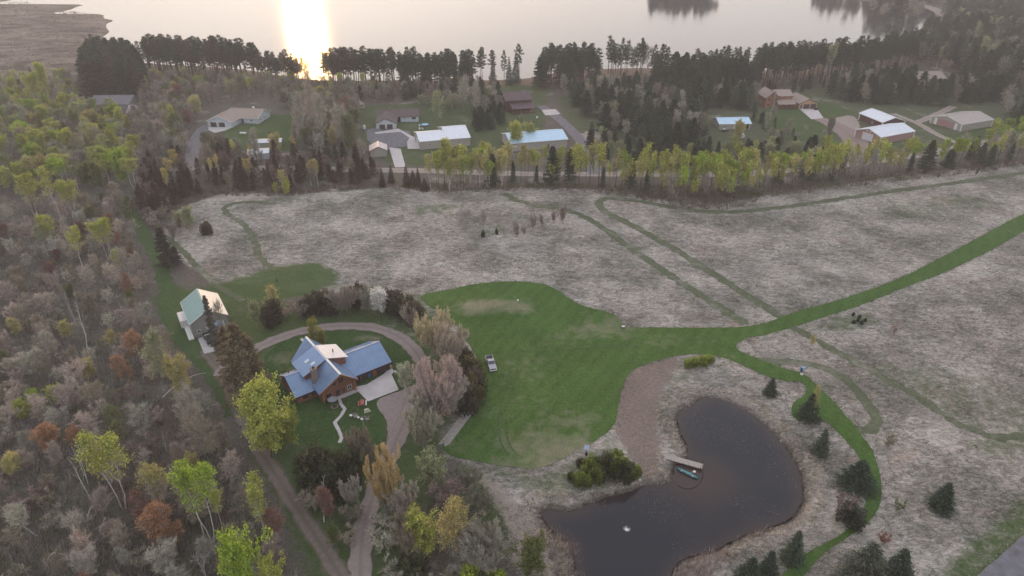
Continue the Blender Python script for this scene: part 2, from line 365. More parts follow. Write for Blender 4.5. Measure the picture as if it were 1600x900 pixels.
# ------------------------------------------------------------------ sheets laid on the ground
def wobble(pts, amp, sc=0.35):
    out = []
    n = len(pts)
    for i, (x, y) in enumerate(pts):
        a = pts[i - 1]; b = pts[(i + 1) % n]; tx, ty = b[0] - a[0], b[1] - a[1]; d = math.hypot(tx, ty) or 1
        o = amp * (noise.noise(Vector((x * sc, y * sc, 3.1))) + 0.6 * noise.noise(Vector((x * sc * 3, y * sc * 3, 7.7))))
        out.append((x - ty / d * o, y + tx / d * o))
    return out
def sheet(name, poly, off, mat, res=3.0, amp=0.4, edge=0.8, smooth=2, blobs=None, flat=None, attrs=None, kind='structure'):
    b = chaikin(poly, smooth) if smooth else list(poly)
    b = resample(b, edge)
    if amp: b = wobble(b, amp)
    pa = np.array(b); mn = pa.min(0); mx = pa.max(0)
    gx, gy = np.meshgrid(np.arange(mn[0] + res / 2, mx[0], res), np.arange(mn[1] + res / 2, mx[1], res)); gx = gx.ravel() + 1e-3; gy = gy.ravel()
    k = sdf(gx, gy, b) < -res * 0.35
    pts = [Vector(p) for p in b] + [Vector(p) for p in zip(gx[k], gy[k])]
    n = len(b)
    vo, eo, fo, *_ = delaunay_2d_cdt(pts, [(i, (i + 1) % n) for i in range(n)], [list(range(n))], 1, 1e-5)
    V = np.array([(v.x, v.y) for v in vo]); z = (hfull(V[:, 0], V[:, 1]) + off) if flat is None else np.full(len(V), flat)
    F = [tuple(f) for f in fo if len(f) == 3]
    at = {}
    if blobs is not None:
        d = np.zeros(len(V))
        for (u, v, rx, ry, s) in blobs:
            cx, cy = P(u, v); d = np.maximum(d, s * np.exp(-(((V[:, 0] - cx) / rx) ** 2 + ((V[:, 1] - cy) / ry) ** 2)))
        at['dry'] = d
    if attrs: at.update(attrs(V))
    F = np.array(F); a, bb, c = V[F[:, 0]], V[F[:, 1]], V[F[:, 2]]
    cr = (bb[:, 0] - a[:, 0]) * (c[:, 1] - a[:, 1]) - (bb[:, 1] - a[:, 1]) * (c[:, 0] - a[:, 0])
    F[cr < 0] = F[cr < 0][:, ::-1]
    me = np_mesh(name, np.column_stack([V, z]), F, [mat], None, at, True)
    return tag(link(name, me), kind=kind)
def ribbon(name, line, width, off, mat, amp=0.25, step=1.2, smooth=2, kind='structure', n=4):
    c = resample(chaikin(line, smooth, False), step, False); V = []; A = []; m = len(c)
    for i, (x, y) in enumerate(c):
        a = c[max(0, i - 1)]; b = c[min(m - 1, i + 1)]; tx, ty = b[0] - a[0], b[1] - a[1]; d = math.hypot(tx, ty) or 1
        w = width(i / (m - 1)) if callable(width) else width
        for j in range(n + 1):
            s = -1 + 2 * j / n; e = s * w / 2
            if abs(s) > .9: e += s * amp * noise.noise(Vector((x * .5, y * .5, s * 5))) * 2
            V.append((x - ty / d * e, y + tx / d * e)); A.append(s)
    V = np.array(V); z = hfull(V[:, 0], V[:, 1]) + off; F = []
    for i in range(m - 1):
        for j in range(n):
            k = i * (n + 1) + j; F.append((k, k + n + 1, k + n + 2, k + 1))
    me = np_mesh(name, np.column_stack([V, z]), np.array(F)[:, ::-1], [mat], None, {'across': np.array(A), 'dry': np.zeros(len(V))}, True)
    return tag(link(name, me), kind=kind)

LAWN_M = grass_mat('mown_grass', (0.025, 0.051, 0.011), (0.048, 0.096, 0.019), (0.088, 0.150, 0.034), (0.19, 0.18, 0.115), 0.23, 1.0, 0.10)
YARD_M = grass_mat('dark_yard_grass', (0.020, 0.040, 0.012), (0.036, 0.070, 0.018), (0.070, 0.115, 0.034), (0.16, 0.145, 0.095), 0.26)  # house yard grass, a darker green than the mown lawn
PATH_M = grass_mat('mown_path_grass', (0.030, 0.052, 0.018), (0.055, 0.088, 0.030), (0.09, 0.13, 0.045), (0.21, 0.20, 0.145), 0.25)
TRACK_M = grass_mat('field_track_grass', (0.05, 0.062, 0.035), (0.09, 0.105, 0.06), (0.14, 0.155, 0.09), (0.25, 0.23, 0.195), 0.48)
DIRT_M = dirt_mat('dirt_track', (0.15, 0.118, 0.10), (0.25, 0.20, 0.175), (0.08, 0.09, 0.045), True, 0.62)
GRAVEL_M = dirt_mat('gravel_drive', (0.25, 0.20, 0.185), (0.36, 0.295, 0.275), (0.14, 0.13, 0.10), True, 0.86)
ROAD_M = dirt_mat('gravel_road', (0.30, 0.25, 0.215), (0.42, 0.36, 0.32), (0.20, 0.17, 0.13), True, 0.9)
ASPH_M = plain('asphalt', (0.15, 0.145, 0.16), 0.85, 0.2, 0.5)
CONC_M = plain('concrete', (0.50, 0.46, 0.45), 0.8, 0.08, 0.4)
SOIL_M = dirt_mat('bare_soil', (0.17, 0.115, 0.095), (0.30, 0.215, 0.185), (0.1, 0.1, 0.1), False)
MUD_M = dirt_mat('red_mud', (0.20, 0.115, 0.095), (0.27, 0.16, 0.135), (0.1, 0.1, 0.1), False)

LAWN_PX = [(655, 460), (700, 455), (740, 444), (790, 440), (841, 441), (868, 450), (893, 468), (920, 480), (955, 488), (968, 497), (975, 511), (1000, 512), (1060, 513), (1150, 514), (1195, 507),
    (1230, 492), (1300, 472), (1400, 438), (1500, 388), (1600, 333), (1720, 280), (1720, 308), (1600, 362), (1560, 387), (1480, 425), (1420, 446), (1340, 479), (1260, 505), (1205, 523), (1165, 530), (1148, 541),
    (1160, 553), (1200, 568), (1238, 580), (1258, 585), (1280, 605), (1303, 628), (1337, 668), (1362, 702), (1374, 735), (1378, 768), (1372, 800), (1350, 825), (1310, 850), (1280, 870), (1262, 892), (1250, 912),
    (1215, 912), (1228, 888), (1262, 862), (1300, 844), (1332, 822), (1350, 798), (1357, 772), (1356, 745), (1346, 720), (1328, 696), (1305, 672), (1288, 656), (1262, 660), (1240, 655), (1235, 640), (1242, 626), (1256, 620),
    (1262, 606), (1252, 596), (1225, 597), (1195, 588), (1160, 572), (1130, 560), (1112, 556), (1070, 555), (1045, 560), (1010, 569), (985, 580), (972, 605), (965, 640), (960, 668), (930, 690), (900, 706), (870, 722),
    (835, 735), (800, 730), (750, 722), (705, 712), (688, 700), (700, 685), (722, 655), (742, 625), (752, 598), (748, 575), (742, 550), (728, 530), (715, 508), (690, 490), (665, 478)]
LAWN = PP(LAWN_PX)
sheet('mown_lawn', LAWN, 0.07, LAWN_M, 2.5, 0.25, 0.9, 1, [(770, 484, 12, 4.5, 0.9), (930, 515, 14, 7, 0.5), (870, 700, 16, 6, 0.75), (905, 660, 12, 7, 0.5), (820, 610, 8, 14, 0.25), (1100, 535, 22, 5, 0.35), (960, 500, 6, 3, 0.6),
    (730, 700, 8, 4, 0.4), (1200, 520, 15, 3, 0.3), (850, 735, 25, 4, 0.9)])
sheet('yard_grass', PP([(420, 545), (470, 527), (530, 518), (585, 520), (622, 536), (642, 560), (648, 585), (636, 606), (605, 612), (598, 650), (604, 690), (590, 730), (540, 740), (480, 700), (430, 640), (400, 600)]), 0.06, YARD_M, 2.5, 0.4, 0.9, 1,
      [(572, 533, 5, 1.8, 1.0), (440, 560, 6, 4, 0.5), (465, 580, 5, 5, 0.4)])
# wheel tracks, drives, roads
ribbon('dirt_track', PP([(318, 548), (336, 566), (352, 592), (370, 640), (396, 690), (426, 735), (455, 780), (488, 830), (520, 880), (545, 925)]), 3.7, 0.09, DIRT_M, 0.7)
ribbon('gravel_drive', PP([(345, 590), (356, 572), (392, 550), (430, 532), (472, 518), (520, 511), (570, 511), (612, 520), (642, 540), (660, 565), (664, 590), (652, 622), (630, 660), (612, 705), (592, 750), (574, 800), (564, 850), (562, 925)]), 3.9, 0.12, GRAVEL_M, 0.4)
sheet('gravel_apron', PP([(583, 628), (625, 610), (668, 592), (664, 620), (640, 660), (618, 700), (604, 700), (606, 665), (598, 645)]), 0.10, GRAVEL_M, 2.5, 0.5, 0.9, 2, None, None, lambda V: {'across': np.full(len(V), 0.5)})
ribbon('mown_path', PP([(190, 310), (215, 348), (236, 385), (252, 420), (262, 455), (262, 490), (280, 525), (310, 555), (345, 600), (368, 650)]), 4.2, 0.05, PATH_M, 0.6)
ribbon('mown_path', PP([(258, 368), (285, 392), (310, 420), (335, 445), (380, 470)]), 2.0, 0.055, TRACK_M, 0.4)
ribbon('field_track', PP([(430, 318), (392, 314), (358, 318), (346, 328), (366, 340), (388, 356), (398, 380), (405, 402), (425, 420)]), 2.2, 0.06, TRACK_M, 0.6)
ribbon('field_track', PP([(788, 302), (806, 314), (850, 325), (893, 331), (930, 348), (965, 372), (990, 392), (1020, 410), (1060, 440), (1110, 472), (1165, 508)]), 3.0, 0.06, TRACK_M, 0.6)
ribbon('field_track', PP([(1620, 268), (1560, 276), (1480, 287), (1400, 298), (1300, 314), (1200, 327), (1130, 331), (1060, 325), (1000, 314), (955, 310), (936, 314), (936, 326), (962, 340), (1010, 362), (1060, 392), (1120, 432), (1170, 465), (1228, 500)]), 3.2, 0.065, TRACK_M, 0.5)
ribbon('field_track', PP([(1240, 512), (1290, 540), (1350, 575), (1410, 605), (1460, 640), (1510, 672), (1560, 688), (1640, 680)]), 2.6, 0.06, TRACK_M, 0.6)
ribbon('field_track', PP([(1160, 560), (1200, 566), (1260, 567), (1300, 580), (1335, 605), (1362, 640), (1372, 662), (1362, 674), (1330, 672)]), 2.6, 0.05, TRACK_M, 0.3)
ribbon('shore_track', PP([(1350, -14), (1385, -5), (1420, 3), (1450, 11), (1474, 20), (1482, 34)]), 14, 0.3, ROAD_M, 1.5, 5)
for dx in (-.85, .85):
    ribbon('tyre_track', [(q[0] + dx, q[1]) for q in PP([(806, 548), (800, 590), (789, 630), (783, 665), (789, 695), (802, 712)])], .38, 0.10, PATH_M, 0.05)
    ribbon('tyre_track', [(q[0], q[1] + dx) for q in PP([(780, 556), (820, 547), (870, 543), (930, 540), (1000, 545)])], .38, 0.10, PATH_M, 0.05)
ribbon('gravel_road', PP([(300, 262), (430, 263), (520, 264), (600, 266), (680, 268), (800, 271), (950, 273), (1100, 273), (1200, 269), (1300, 260), (1400, 248), (1470, 236), (1540, 224), (1640, 205), (1760, 180)]), 6.2, 0.09, ROAD_M, 0.4, 3)
ribbon('driveway', PP([(845, 165), (868, 182), (890, 200), (910, 222), (925, 245), (930, 273)]), 6.0, 0.12, ASPH_M, 0.2, 2)
ribbon('driveway', PP([(335, 192), (318, 200), (308, 214), (300, 235), (296, 262)]), 6.0, 0.12, ASPH_M, 0.3, 2)
sheet('parking_court', PP([(572, 205), (588, 200), (600, 206), (640, 205), (641, 228), (608, 233), (590, 232), (574, 220)]), 0.1, ASPH_M, 3, 0.1, 1, 0)
sheet('concrete_apron', PP([(585.5, 208.5), (622, 202), (645, 214), (657, 217), (656, 233), (637, 233), (636, 222), (640, 216), (626, 207), (587, 211)]), 0.15, CONC_M, 3, 0, 1, 0)
sheet('concrete_drive', PP([(608, 231), (626, 233), (634, 262), (617, 262)]), 0.16, CONC_M, 3, 0, 1, 0)
sheet('concrete_drive', PP([(846, 172), (868, 171), (876, 179), (852, 181)]), 0.17, CONC_M, 3, 0, 1, 0)
sheet('concrete_drive', PP([(1249, 170), (1277, 170), (1287, 184), (1268, 186)]), 0.15, CONC_M, 3, 0, 1, 0)
sheet('concrete_drive', PP([(325, 199), (364, 199), (352, 204), (336, 208), (326, 204)]), 0.17, CONC_M, 3, 0, 1, 0)
ribbon('gravel_drive', PP([(1274, 183), (1300, 192), (1320, 205), (1340, 222), (1345, 245), (1340, 258)]), lambda t: 7 + 5 * math.sin(3 * t), 0.10, dirt_mat('red_gravel', (0.25, 0.185, 0.17), (0.35, 0.27, 0.25), (.2, .17, .14)), 0.5, 2)
sheet('gravel_yard', PP([(1296, 186), (1330, 178), (1345, 192), (1340, 215), (1318, 210)]), 0.07, ROAD_M, 3, 0.8, 1.5, 2, None, None, lambda V: {'across': np.full(len(V), .5)})
ribbon('gravel_drive', PP([(1395, 178), (1420, 188), (1440, 196), (1458, 208), (1485, 220), (1510, 228)]), 4.0, 0.11, ROAD_M, 0.4, 2)
ribbon('gravel_drive', PP([(1433, 192), (1450, 185), (1470, 176), (1490, 166)]), 4.5, 0.105, ROAD_M, 0.4, 2)
sheet('gravel_yard', PP([(900, 208), (930, 203), (945, 210), (935, 222), (915, 222)]), 0.06, ROAD_M, 3, 2.8, 1.5, 2, None, None, lambda V: {'across': np.full(len(V), .5)})
ribbon('asphalt_road', PP([(1500, 985), (1560, 925), (1600, 888), (1700, 800), (1850, 700)]), 7.0, 0.12, ASPH_M, 0.1, 2)
sheet('house_apron', PP([(555, 606), (573, 602), (600, 585), (611, 574), (616, 581), (612, 586), (623, 609), (575, 628), (560, 613), (538, 623), (525, 626), (512, 624), (505, 619), (530, 612)]), 0.17, CONC_M, 2, 0, 1, 0)
ribbon('garden_path', PP([(530, 623), (533, 633), (539, 640), (533, 650), (523, 661), (529, 672), (534, 684), (530, 692)]), 0.75, 0.13, CONC_M, 0.05, 0.5, 0, n=2)
ribbon('garden_path', PP([(471, 531), (477, 538)]), 0.8, 0.13, CONC_M, 0.0, 0.5, 0, n=2)
sheet('barn_apron', PP([(309, 529), (330, 523), (337, 550), (319, 554)]), 0.15, CONC_M, 2, 0, 1, 0)

# ------------------------------------------------------------------ water
def water_mat(name, deep, shallow, rough, wave, wscale, wdist):
    m, N, L, b = new_mat(name); w = wpos(N)
    n = tex_noise(N, L, wscale, 4, 0.6, w); n0 = tex_noise(N, L, 0.12, 4, 0.6, w)
    f = mth(N, L, 'ADD', attr(N, 'shallow').outputs['Fac'], mth(N, L, 'MULTIPLY', mth(N, L, 'SUBTRACT', n0.outputs[0], 0.5), 0.9), clamp=True)
    L.new(mixc(N, L, f, deep, shallow), b.inputs['Base Color'])
    b.inputs['Roughness'].default_value = rough; b.inputs['IOR'].default_value = 1.333
    bump(N, L, b, n.outputs[0], wave, wdist)
    return m
POND_M = water_mat('pond_water', (0.012, 0.014, 0.020), (0.045, 0.030, 0.026), 0.08, 0.25, 1.5, 0.05)
LAKE_M = water_mat('lake_water', (0.030, 0.034, 0.036), (0.04, 0.04, 0.035), 0.085, 0.30, 0.5, 0.12)
shx, shy = P(1085, 745)
sheet('pond_water', [(p[0], p[1]) for p in resample(wobble(resample(POND, 1), .3), 1)], 0, POND_M, 2.5, 0, 1, 0, None, -0.6,
      lambda V: {'shallow': np.maximum(sstep(-3.5, 0.3, sdf(V[:, 0], V[:, 1], POND)) * .8, 1.2 * np.exp(-((V[:, 0] - shx) ** 2 + (V[:, 1] - shy) ** 2) / 60))})
lo = sdf(np.array([0.]), np.array([0.]), LAKE)
lk = [(-1700, 300), (1500, 300), (1500, 4500), (-3400, 4500)]
lv = [(-3400, 330, -1.15), (900, 330, -1.15), (900, 1000, -1.15), (900, 2600, -1.15), (-3400, 2600, -1.15)]
me = np_mesh('lake_water', [(-3000, 380, -1.15), (900, 380, -1.15), (900, 2400, -1.15), (-3000, 2400, -1.15)], [(0, 1, 2, 3)], [LAKE_M], None, {'shallow': [0, 0, 0, 0]})
tag(link('lake_water', me), kind='structure')

# ================================================================== plants
def leaf_material(name, base=None, translucent=0.35, lo=0.45, hi=1.35):
    """leaf, needle or twig: object colour (or a fixed one), varied by the attribute 'v' of each piece"""
    m, N, L, b = new_mat(name)
    v = attr(N, 'v').outputs['Fac']
    k = mth(N, L, 'ADD', mth(N, L, 'MULTIPLY', v, hi - lo), lo)
    if base is None: src = nd(N, 'ShaderNodeObjectInfo').outputs['Color']
    elif base == 'attr': src = attr(N, 'col').outputs['Color']
    else:
        r = nd(N, 'ShaderNodeRGB'); r.outputs[0].default_value = rgba(base); src = r.outputs[0]
    vm = nd(N, 'ShaderNodeVectorMath', operation='SCALE'); L.new(src, vm.inputs[0]); L.new(k, vm.inputs['Scale'])
    d = nd(N, 'ShaderNodeBsdfDiffuse'); L.new(vm.outputs[0], d.inputs[0])
    out = d.outputs[0]
    if translucent:
        t = nd(N, 'ShaderNodeBsdfTranslucent'); L.new(vm.outputs[0], t.inputs[0])
        mx = nd(N, 'ShaderNodeMixShader'); mx.inputs[0].default_value = translucent
        L.new(d.outputs[0], mx.inputs[1]); L.new(t.outputs[0], mx.inputs[2]); out = mx.outputs[0]
    L.new(out, N['Material Output'].inputs[0]); N.remove(b)
    return m
LEAF = leaf_material('leaf', None, 0.4, 0.65, 1.6)
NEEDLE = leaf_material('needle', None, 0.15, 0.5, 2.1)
TWIG = leaf_material('twig', None, 0.0, 0.6, 1.9)
TWIG_GREY = leaf_material('grey_twig', (0.30, 0.265, 0.235), 0.0, 0.6, 1.7)
GRASSY = leaf_material('dry_blade', 'attr', 0.25, 0.7, 1.5)
BARK = plain('bark', (0.115, 0.090, 0.072), 0.9, 0.3, 3.0, spec=0.1)
BARK_RED = plain('pine_bark', (0.15, 0.095, 0.07), 0.9, 0.3, 3.0, spec=0.1)
BARK_PALE = plain('pale_bark', (0.58, 0.55, 0.51), 0.8, 0.25, 2.5, spec=0.1)
BARK_GREY = plain('grey_bark', (0.27, 0.245, 0.22), 0.9, 0.25, 2.5, spec=0.1)

class Geo:
    def __init__(s): s.V = []; s.F = []; s.v = []; s.m = []; s.n = 0
    def tris(s, T, v, m=0):
        """T (k,3,3) points"""
        k = len(T)
        if not k: return
        s.V.append(T.reshape(-1, 3)); s.F.append(np.arange(3 * k).reshape(k, 3) + s.n); s.n += 3 * k
        s.v.append(np.repeat(np.broadcast_to(v, (k,)), 3)); s.m.append(np.full(k, m))
    def tube(s, pts, rad, m=0, sides=4):
        pts = np.array(pts, float); k = len(pts); ring = []
        for i in range(k):
            t = pts[min(i + 1, k - 1)] - pts[max(i - 1, 0)]; t = t / (np.linalg.norm(t) + 1e-9)
            a = np.cross(t, (0, 0, 1) if abs(t[2]) < .9 else (1, 0, 0)); a /= np.linalg.norm(a) + 1e-9; b = np.cross(t, a)
            an = np.arange(sides) * 2 * math.pi / sides
            ring.append(pts[i] + rad[i] * (np.outer(np.cos(an), a) + np.outer(np.sin(an), b)))
        V = np.concatenate(ring); F = []
        for i in range(k - 1):
            for j in range(sides):
                p = i * sides + j; q = i * sides + (j + 1) % sides
                F += [(p, q, q + sides), (p, q + sides, p + sides)]
        s.V.append(V); s.F.append(np.array(F) + s.n); s.n += len(V); s.v.append(np.full(len(V), .5)); s.m.append(np.full(len(F), m))
    def mesh(s, name, mats):
        return np_mesh(name, np.concatenate(s.V), np.concatenate(s.F), mats, np.concatenate(s.m), {'v': np.concatenate(s.v)})
    def arrays(s): return np.concatenate(s.V), np.concatenate(s.F), np.concatenate(s.v), np.concatenate(s.m)

def unit(a): return a / (np.linalg.norm(a, axis=-1, keepdims=True) + 1e-9)
def leaves(rng, C, size, flat=0.0):
    """one small triangle at each centre"""
    k = len(C); a = unit(rng.normal(size=(k, 3)) * (1, 1, 1 - flat)); b = unit(np.cross(a, rng.normal(size=(k, 3))))
    s = size * rng.uniform(.6, 1.3, (k, 1))
    return np.stack([C - a * s * .5 - b * s * .45, C - a * s * .5 + b * s * .45, C + a * s * .6], 1)
def slivers(rng, P0, D, width):
    k = len(P0); s = unit(np.cross(D, rng.normal(size=(k, 3)))) * width * .5
    return np.stack([P0 - s, P0 + s, P0 + D], 1)

def branching(rng, h, base, prof, n1, n2, n3, up=0.5, stems=1, lean=0.05, r0=0.16, spread_stem=0.0, twl=0.9, tww=0.045):
    """returns trunk Geo, twig start points, twig directions, tips"""
    g = Geo(); tw0 = []; twd = []; tips = []
    for st in range(stems):
        az = rng.uniform(0, 6.28) + st * 6.28 / stems
        top = np.array([math.cos(az) * spread_stem * h * .45 + rng.normal() * lean * h, math.sin(az) * spread_stem * h * .45 + rng.normal() * lean * h, h * rng.uniform(.86, .98)])
        b0 = np.array([math.cos(az) * .25 * (stems > 1), math.sin(az) * .25 * (stems > 1), 0.])
        K = 6; tr = []
        for i in range(K):
            t = i / (K - 1); bend = np.array([rng.normal() * .012 * h, rng.normal() * .012 * h, 0]) * (0 < i)
            tr.append(b0 + (top - b0) * np.array([t ** 1.2, t ** 1.2, t]) + bend)
        tr = np.array(tr); rr = r0 * (h / 15) * (1 - .86 * np.linspace(0, 1, K)) / math.sqrt(stems)
        g.tube(tr, rr, 0, 5)
        for i in range(n1):
            t = base + (1 - base) * (i + rng.uniform(0, 1)) / n1 * .97
            p = np.array([np.interp(t, np.linspace(0, 1, K), tr[:, c]) for c in range(3)])
            L = prof((t - base) / (1 - base)) * rng.uniform(.75, 1.2)
            a = i * 2.4 + rng.uniform(-.5, .5); el = up * rng.uniform(.6, 1.3) + .35 * t
            d = np.array([math.cos(a) * math.cos(el), math.sin(a) * math.cos(el), math.sin(el)])
            m_ = p + d * L * .5; e = p + d * L + np.array([0, 0, L * .18 * up])
            r1 = max(.02, rr[0] * .34 * (1 - .6 * t)); g.tube([p, m_, e], [r1, r1 * .6, .012], 0, 3); tips.append(e)
            for j in range(n2):
                q = rng.uniform(.25, 1); s0 = p + (e - p) * q; L2 = L * rng.uniform(.25, .5)
                d2 = unit(d + rng.normal(size=3) * .65 + np.array([0, 0, .3 * up])); e2 = s0 + d2 * L2
                g.tube([s0, e2], [max(.014, r1 * .4), .01], 0, 3); tips.append(e2)
                q3 = rng.uniform(.1, 1, (n3, 1)); tw0.append(s0 + (e2 - s0) * q3); twd.append(unit(d2 + rng.normal(size=(n3, 3)) * .6 + np.array([0, 0, .25])) * twl * rng.uniform(.5, 1.2, (n3, 1)))
    return g, np.concatenate(tw0), np.concatenate(twd), np.array(tips)

TPL = {}
def template(kind, i, trunk, crown, tmats, cmats, h):
    TPL.setdefault(kind, []).append((trunk.mesh(kind + '_trunk', tmats), crown.mesh(kind + '_crown', cmats), h, trunk, crown))

def vz(P, h, rng, lo=.25):  # random tone for each point
    return rng.uniform(0, 1, len(P))

for s in range(4):   # mature red pine: tall bare bole, rounded clumpy top
    rng = np.random.default_rng(100 + s); h = 20.0; g = Geo()
    top = np.array([rng.normal() * .5, rng.normal() * .5, h * .97]); g.tube([(0, 0, 0), top * .5, top], [.24, .17, .04], 0, 6)
    c = Geo(); base = (.42, .52, .36, .50)[s]; C = []; R_ = []
    n = 27
    for i in range(n):
        t = (i + rng.uniform(0, 1)) / n; z = h * (base + (1 - base) * t); L = 2.75 * (math.sin(math.pi * min(.97, .26 + .72 * t)) ** .8) * rng.uniform(.4, 1.2)
        a = i * 2.4 + rng.uniform(-.4, .4); e = np.array([math.cos(a) * L, math.sin(a) * L, z + L * .22]); p = np.array([0, 0, z - .3]) + top * [1, 1, 0] * (z / h)
        g.tube([p, e], [.06, .02], 0, 3); C.append(e); R_.append(rng.uniform(.5, .95))
        if L > 1.5: C.append(p + (e - p) * .6 + (0, 0, .2)); R_.append(rng.uniform(.6, .9))
    C.append(top); R_.append(.8)
    for q, r in zip(C, R_):
        k = 70; d = unit(rng.normal(size=(k, 3))); o = q + d * (r * rng.uniform(.2, .95, (k, 1))) * (1, 1, .62)
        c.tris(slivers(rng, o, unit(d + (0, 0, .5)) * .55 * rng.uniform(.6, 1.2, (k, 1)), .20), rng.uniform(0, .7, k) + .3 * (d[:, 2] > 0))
    for i in range(int(h * base / 1.6)):   # dead snags on the bole
        z = rng.uniform(2, h * base); a = rng.uniform(0, 6.28); g.tube([(0, 0, z), (math.cos(a) * 1.1, math.sin(a) * 1.1, z - .1)], [.03, .01], 0, 3)
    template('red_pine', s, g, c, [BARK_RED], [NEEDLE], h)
for s in range(4):   # dense evergreen, foliage nearly to the ground
    rng = np.random.default_rng(200 + s); h = 13.0; g = Geo(); g.tube([(0, 0, 0), (0, 0, h * .95)], [.2, .03], 0, 5); c = Geo()
    for i in range(64):
        t = (i + rng.uniform(0, 1)) / 64; z = h * (.08 + .9 * t); L = (3.2 - .5 * (s % 2)) * (1 - t) ** .62 * rng.uniform(.6, 1.15)
        a = i * 2.4 + rng.uniform(-.5, .5); e = np.array([math.cos(a) * L, math.sin(a) * L, z - .05 * L]); p = np.array([0, 0, z])
        for f in (.45, .8, 1.05):
            q = p + (e - p) * f; r = .62 * (1.1 - .45 * t); k = 34; d = unit(rng.normal(size=(k, 3))); o = q + d * (r * rng.uniform(.2, 1, (k, 1))) * (1, 1, .55)
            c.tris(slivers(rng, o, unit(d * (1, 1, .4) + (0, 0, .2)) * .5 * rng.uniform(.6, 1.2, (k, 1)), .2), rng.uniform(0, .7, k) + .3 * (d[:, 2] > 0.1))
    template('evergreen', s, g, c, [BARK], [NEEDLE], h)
for s in range(4):   # spruce, narrow cone with layered drooping boughs
    rng = np.random.default_rng(300 + s); h = 8.0; g = Geo(); g.tube([(0, 0, 0), (0, 0, h * .97)], [.13, .015], 0, 5); c = Geo(); W = (2.1, 1.7, 2.6, 2.0)[s]
    lay = 15
    for i in range(lay):
        t = i / (lay - 1); z = h * (.04 + .93 * t); Rr = W * (1 - t) ** .85 + .12; nb = int(11 - 6 * t)
        for j in range(nb):
            a = j * 6.28 / nb + i * .7 + rng.uniform(-.25, .25); L = Rr * rng.uniform(.75, 1.12); k = int(14 + 34 * L / 2)
            f = rng.uniform(.15, 1, (k, 1)) ** .7; d = np.array([math.cos(a), math.sin(a), -.22]); o = np.array([0, 0, z]) + d * L * f + rng.normal(size=(k, 3)) * (.16, .16, .09) * (.5 + L * .5)
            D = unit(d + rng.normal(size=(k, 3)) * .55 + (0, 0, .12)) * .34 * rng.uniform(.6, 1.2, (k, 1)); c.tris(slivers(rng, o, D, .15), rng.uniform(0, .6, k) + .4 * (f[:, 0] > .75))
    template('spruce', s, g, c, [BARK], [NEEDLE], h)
for s in range(3):   # juniper or cedar bush: dense upright sprays
    rng = np.random.default_rng(400 + s); h = 4.0; g = Geo(); g.tube([(0, 0, 0), (0, 0, h * .6)], [.1, .03], 0, 4); c = Geo()
    for i in range(16):
        a = rng.uniform(0, 6.28); r = rng.uniform(0, 1.25) ; hh = h * (1 - .32 * (r / 1.3) ** 2) * rng.uniform(.75, 1.02); x, y = math.cos(a) * r, math.sin(a) * r
        k = 150; t = rng.uniform(.03, 1, (k, 1)); w = .55 * np.sin(np.pi * np.clip(.15 + .8 * t, 0, 1)); d = unit(rng.normal(size=(k, 3)) * (1, 1, 0)); o = np.array([x, y, 0]) + np.hstack([d[:, :2] * w * rng.uniform(.4, 1, (k, 1)), t * hh])
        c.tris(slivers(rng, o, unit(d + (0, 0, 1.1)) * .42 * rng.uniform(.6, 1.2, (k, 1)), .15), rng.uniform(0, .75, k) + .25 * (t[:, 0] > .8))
    template('juniper', s, g, c, [BARK], [NEEDLE], h)
PROF = {'round': lambda t, R0: R0 * math.sin(math.pi * min(.97, .22 + .7 * t)) ** .8, 'col': lambda t, R0: R0 * (1 - .55 * t)}
for s in range(5):   # leafless hardwood with fine twigs
    rng = np.random.default_rng(500 + s); h = 11.0
    g, a, d, tips = branching(rng, h, (.3, .2, .35, .15, .25)[s], lambda t: PROF['round'](t, 3.3) * rng.uniform(.55, 1.2), 20, 7, 19, .8, (1, 2, 1, 3, 2)[s], .04, .15, .35, 1.0)
    c = Geo(); c.tris(slivers(rng, a, d * 1.1, .045), rng.uniform(0, 1, len(a))); template('bare', s, g, c, [BARK_GREY], [TWIG], h)
for s in range(5):   # hardwood in bud: twigs grey, small coloured leaves at the tips
    rng = np.random.default_rng(600 + s); h = 10.0
    g, a, d, tips = branching(rng, h, (.25, .18, .3, .12, .2)[s], lambda t: PROF['round'](t, 3.1), 18, 7, 16, .8, (1, 2, 2, 3, 1)[s], .04, .14, .35, .9)
    c = Geo(); c.tris(slivers(rng, a, d, .05), rng.uniform(0, 1, len(a)), 0)
    C = np.concatenate([a + d, a + d * .6]); C = C + rng.normal(size=C.shape) * .12; c.tris(leaves(rng, C, .21), rng.uniform(0, 1, len(C)), 1)
    template('budding', s, g, c, [BARK_GREY], [TWIG_GREY, LEAF], h)
for s in range(5):   # aspen: slender pale stem, airy crown of small young leaves on the upper half
    rng = np.random.default_rng(700 + s); h = 14.0
    g, a, d, tips = branching(rng, h, (.45, .4, .5, .35, .42)[s], lambda t: PROF['col'](t, 2.2) if s % 2 else PROF['round'](t, 2.0), 20, 6, 12, .85, (1, 1, 2, 2, 3)[s], .03, .13, .22, .8)
    c = Geo(); c.tris(slivers(rng, a, d * .8, .045), rng.uniform(0, 1, len(a)), 0)
    keep = (rng.uniform(0, 1, len(a)) < np.clip((a[:, 2] / h - .42) * 2.2, .10, .85)) & np.repeat(rng.uniform(0, 1, len(a) // 12) < .8, 12)
    A = a[keep]; D = d[keep]; C = np.concatenate([A + D * f for f in (.4, .8, 1.1)]); C = C + rng.normal(size=C.shape) * .13
    c.tris(leaves(rng, C, .21), rng.uniform(0, 1, len(C)), 1); template('aspen', s, g, c, [BARK_PALE], [TWIG_GREY, LEAF], h)
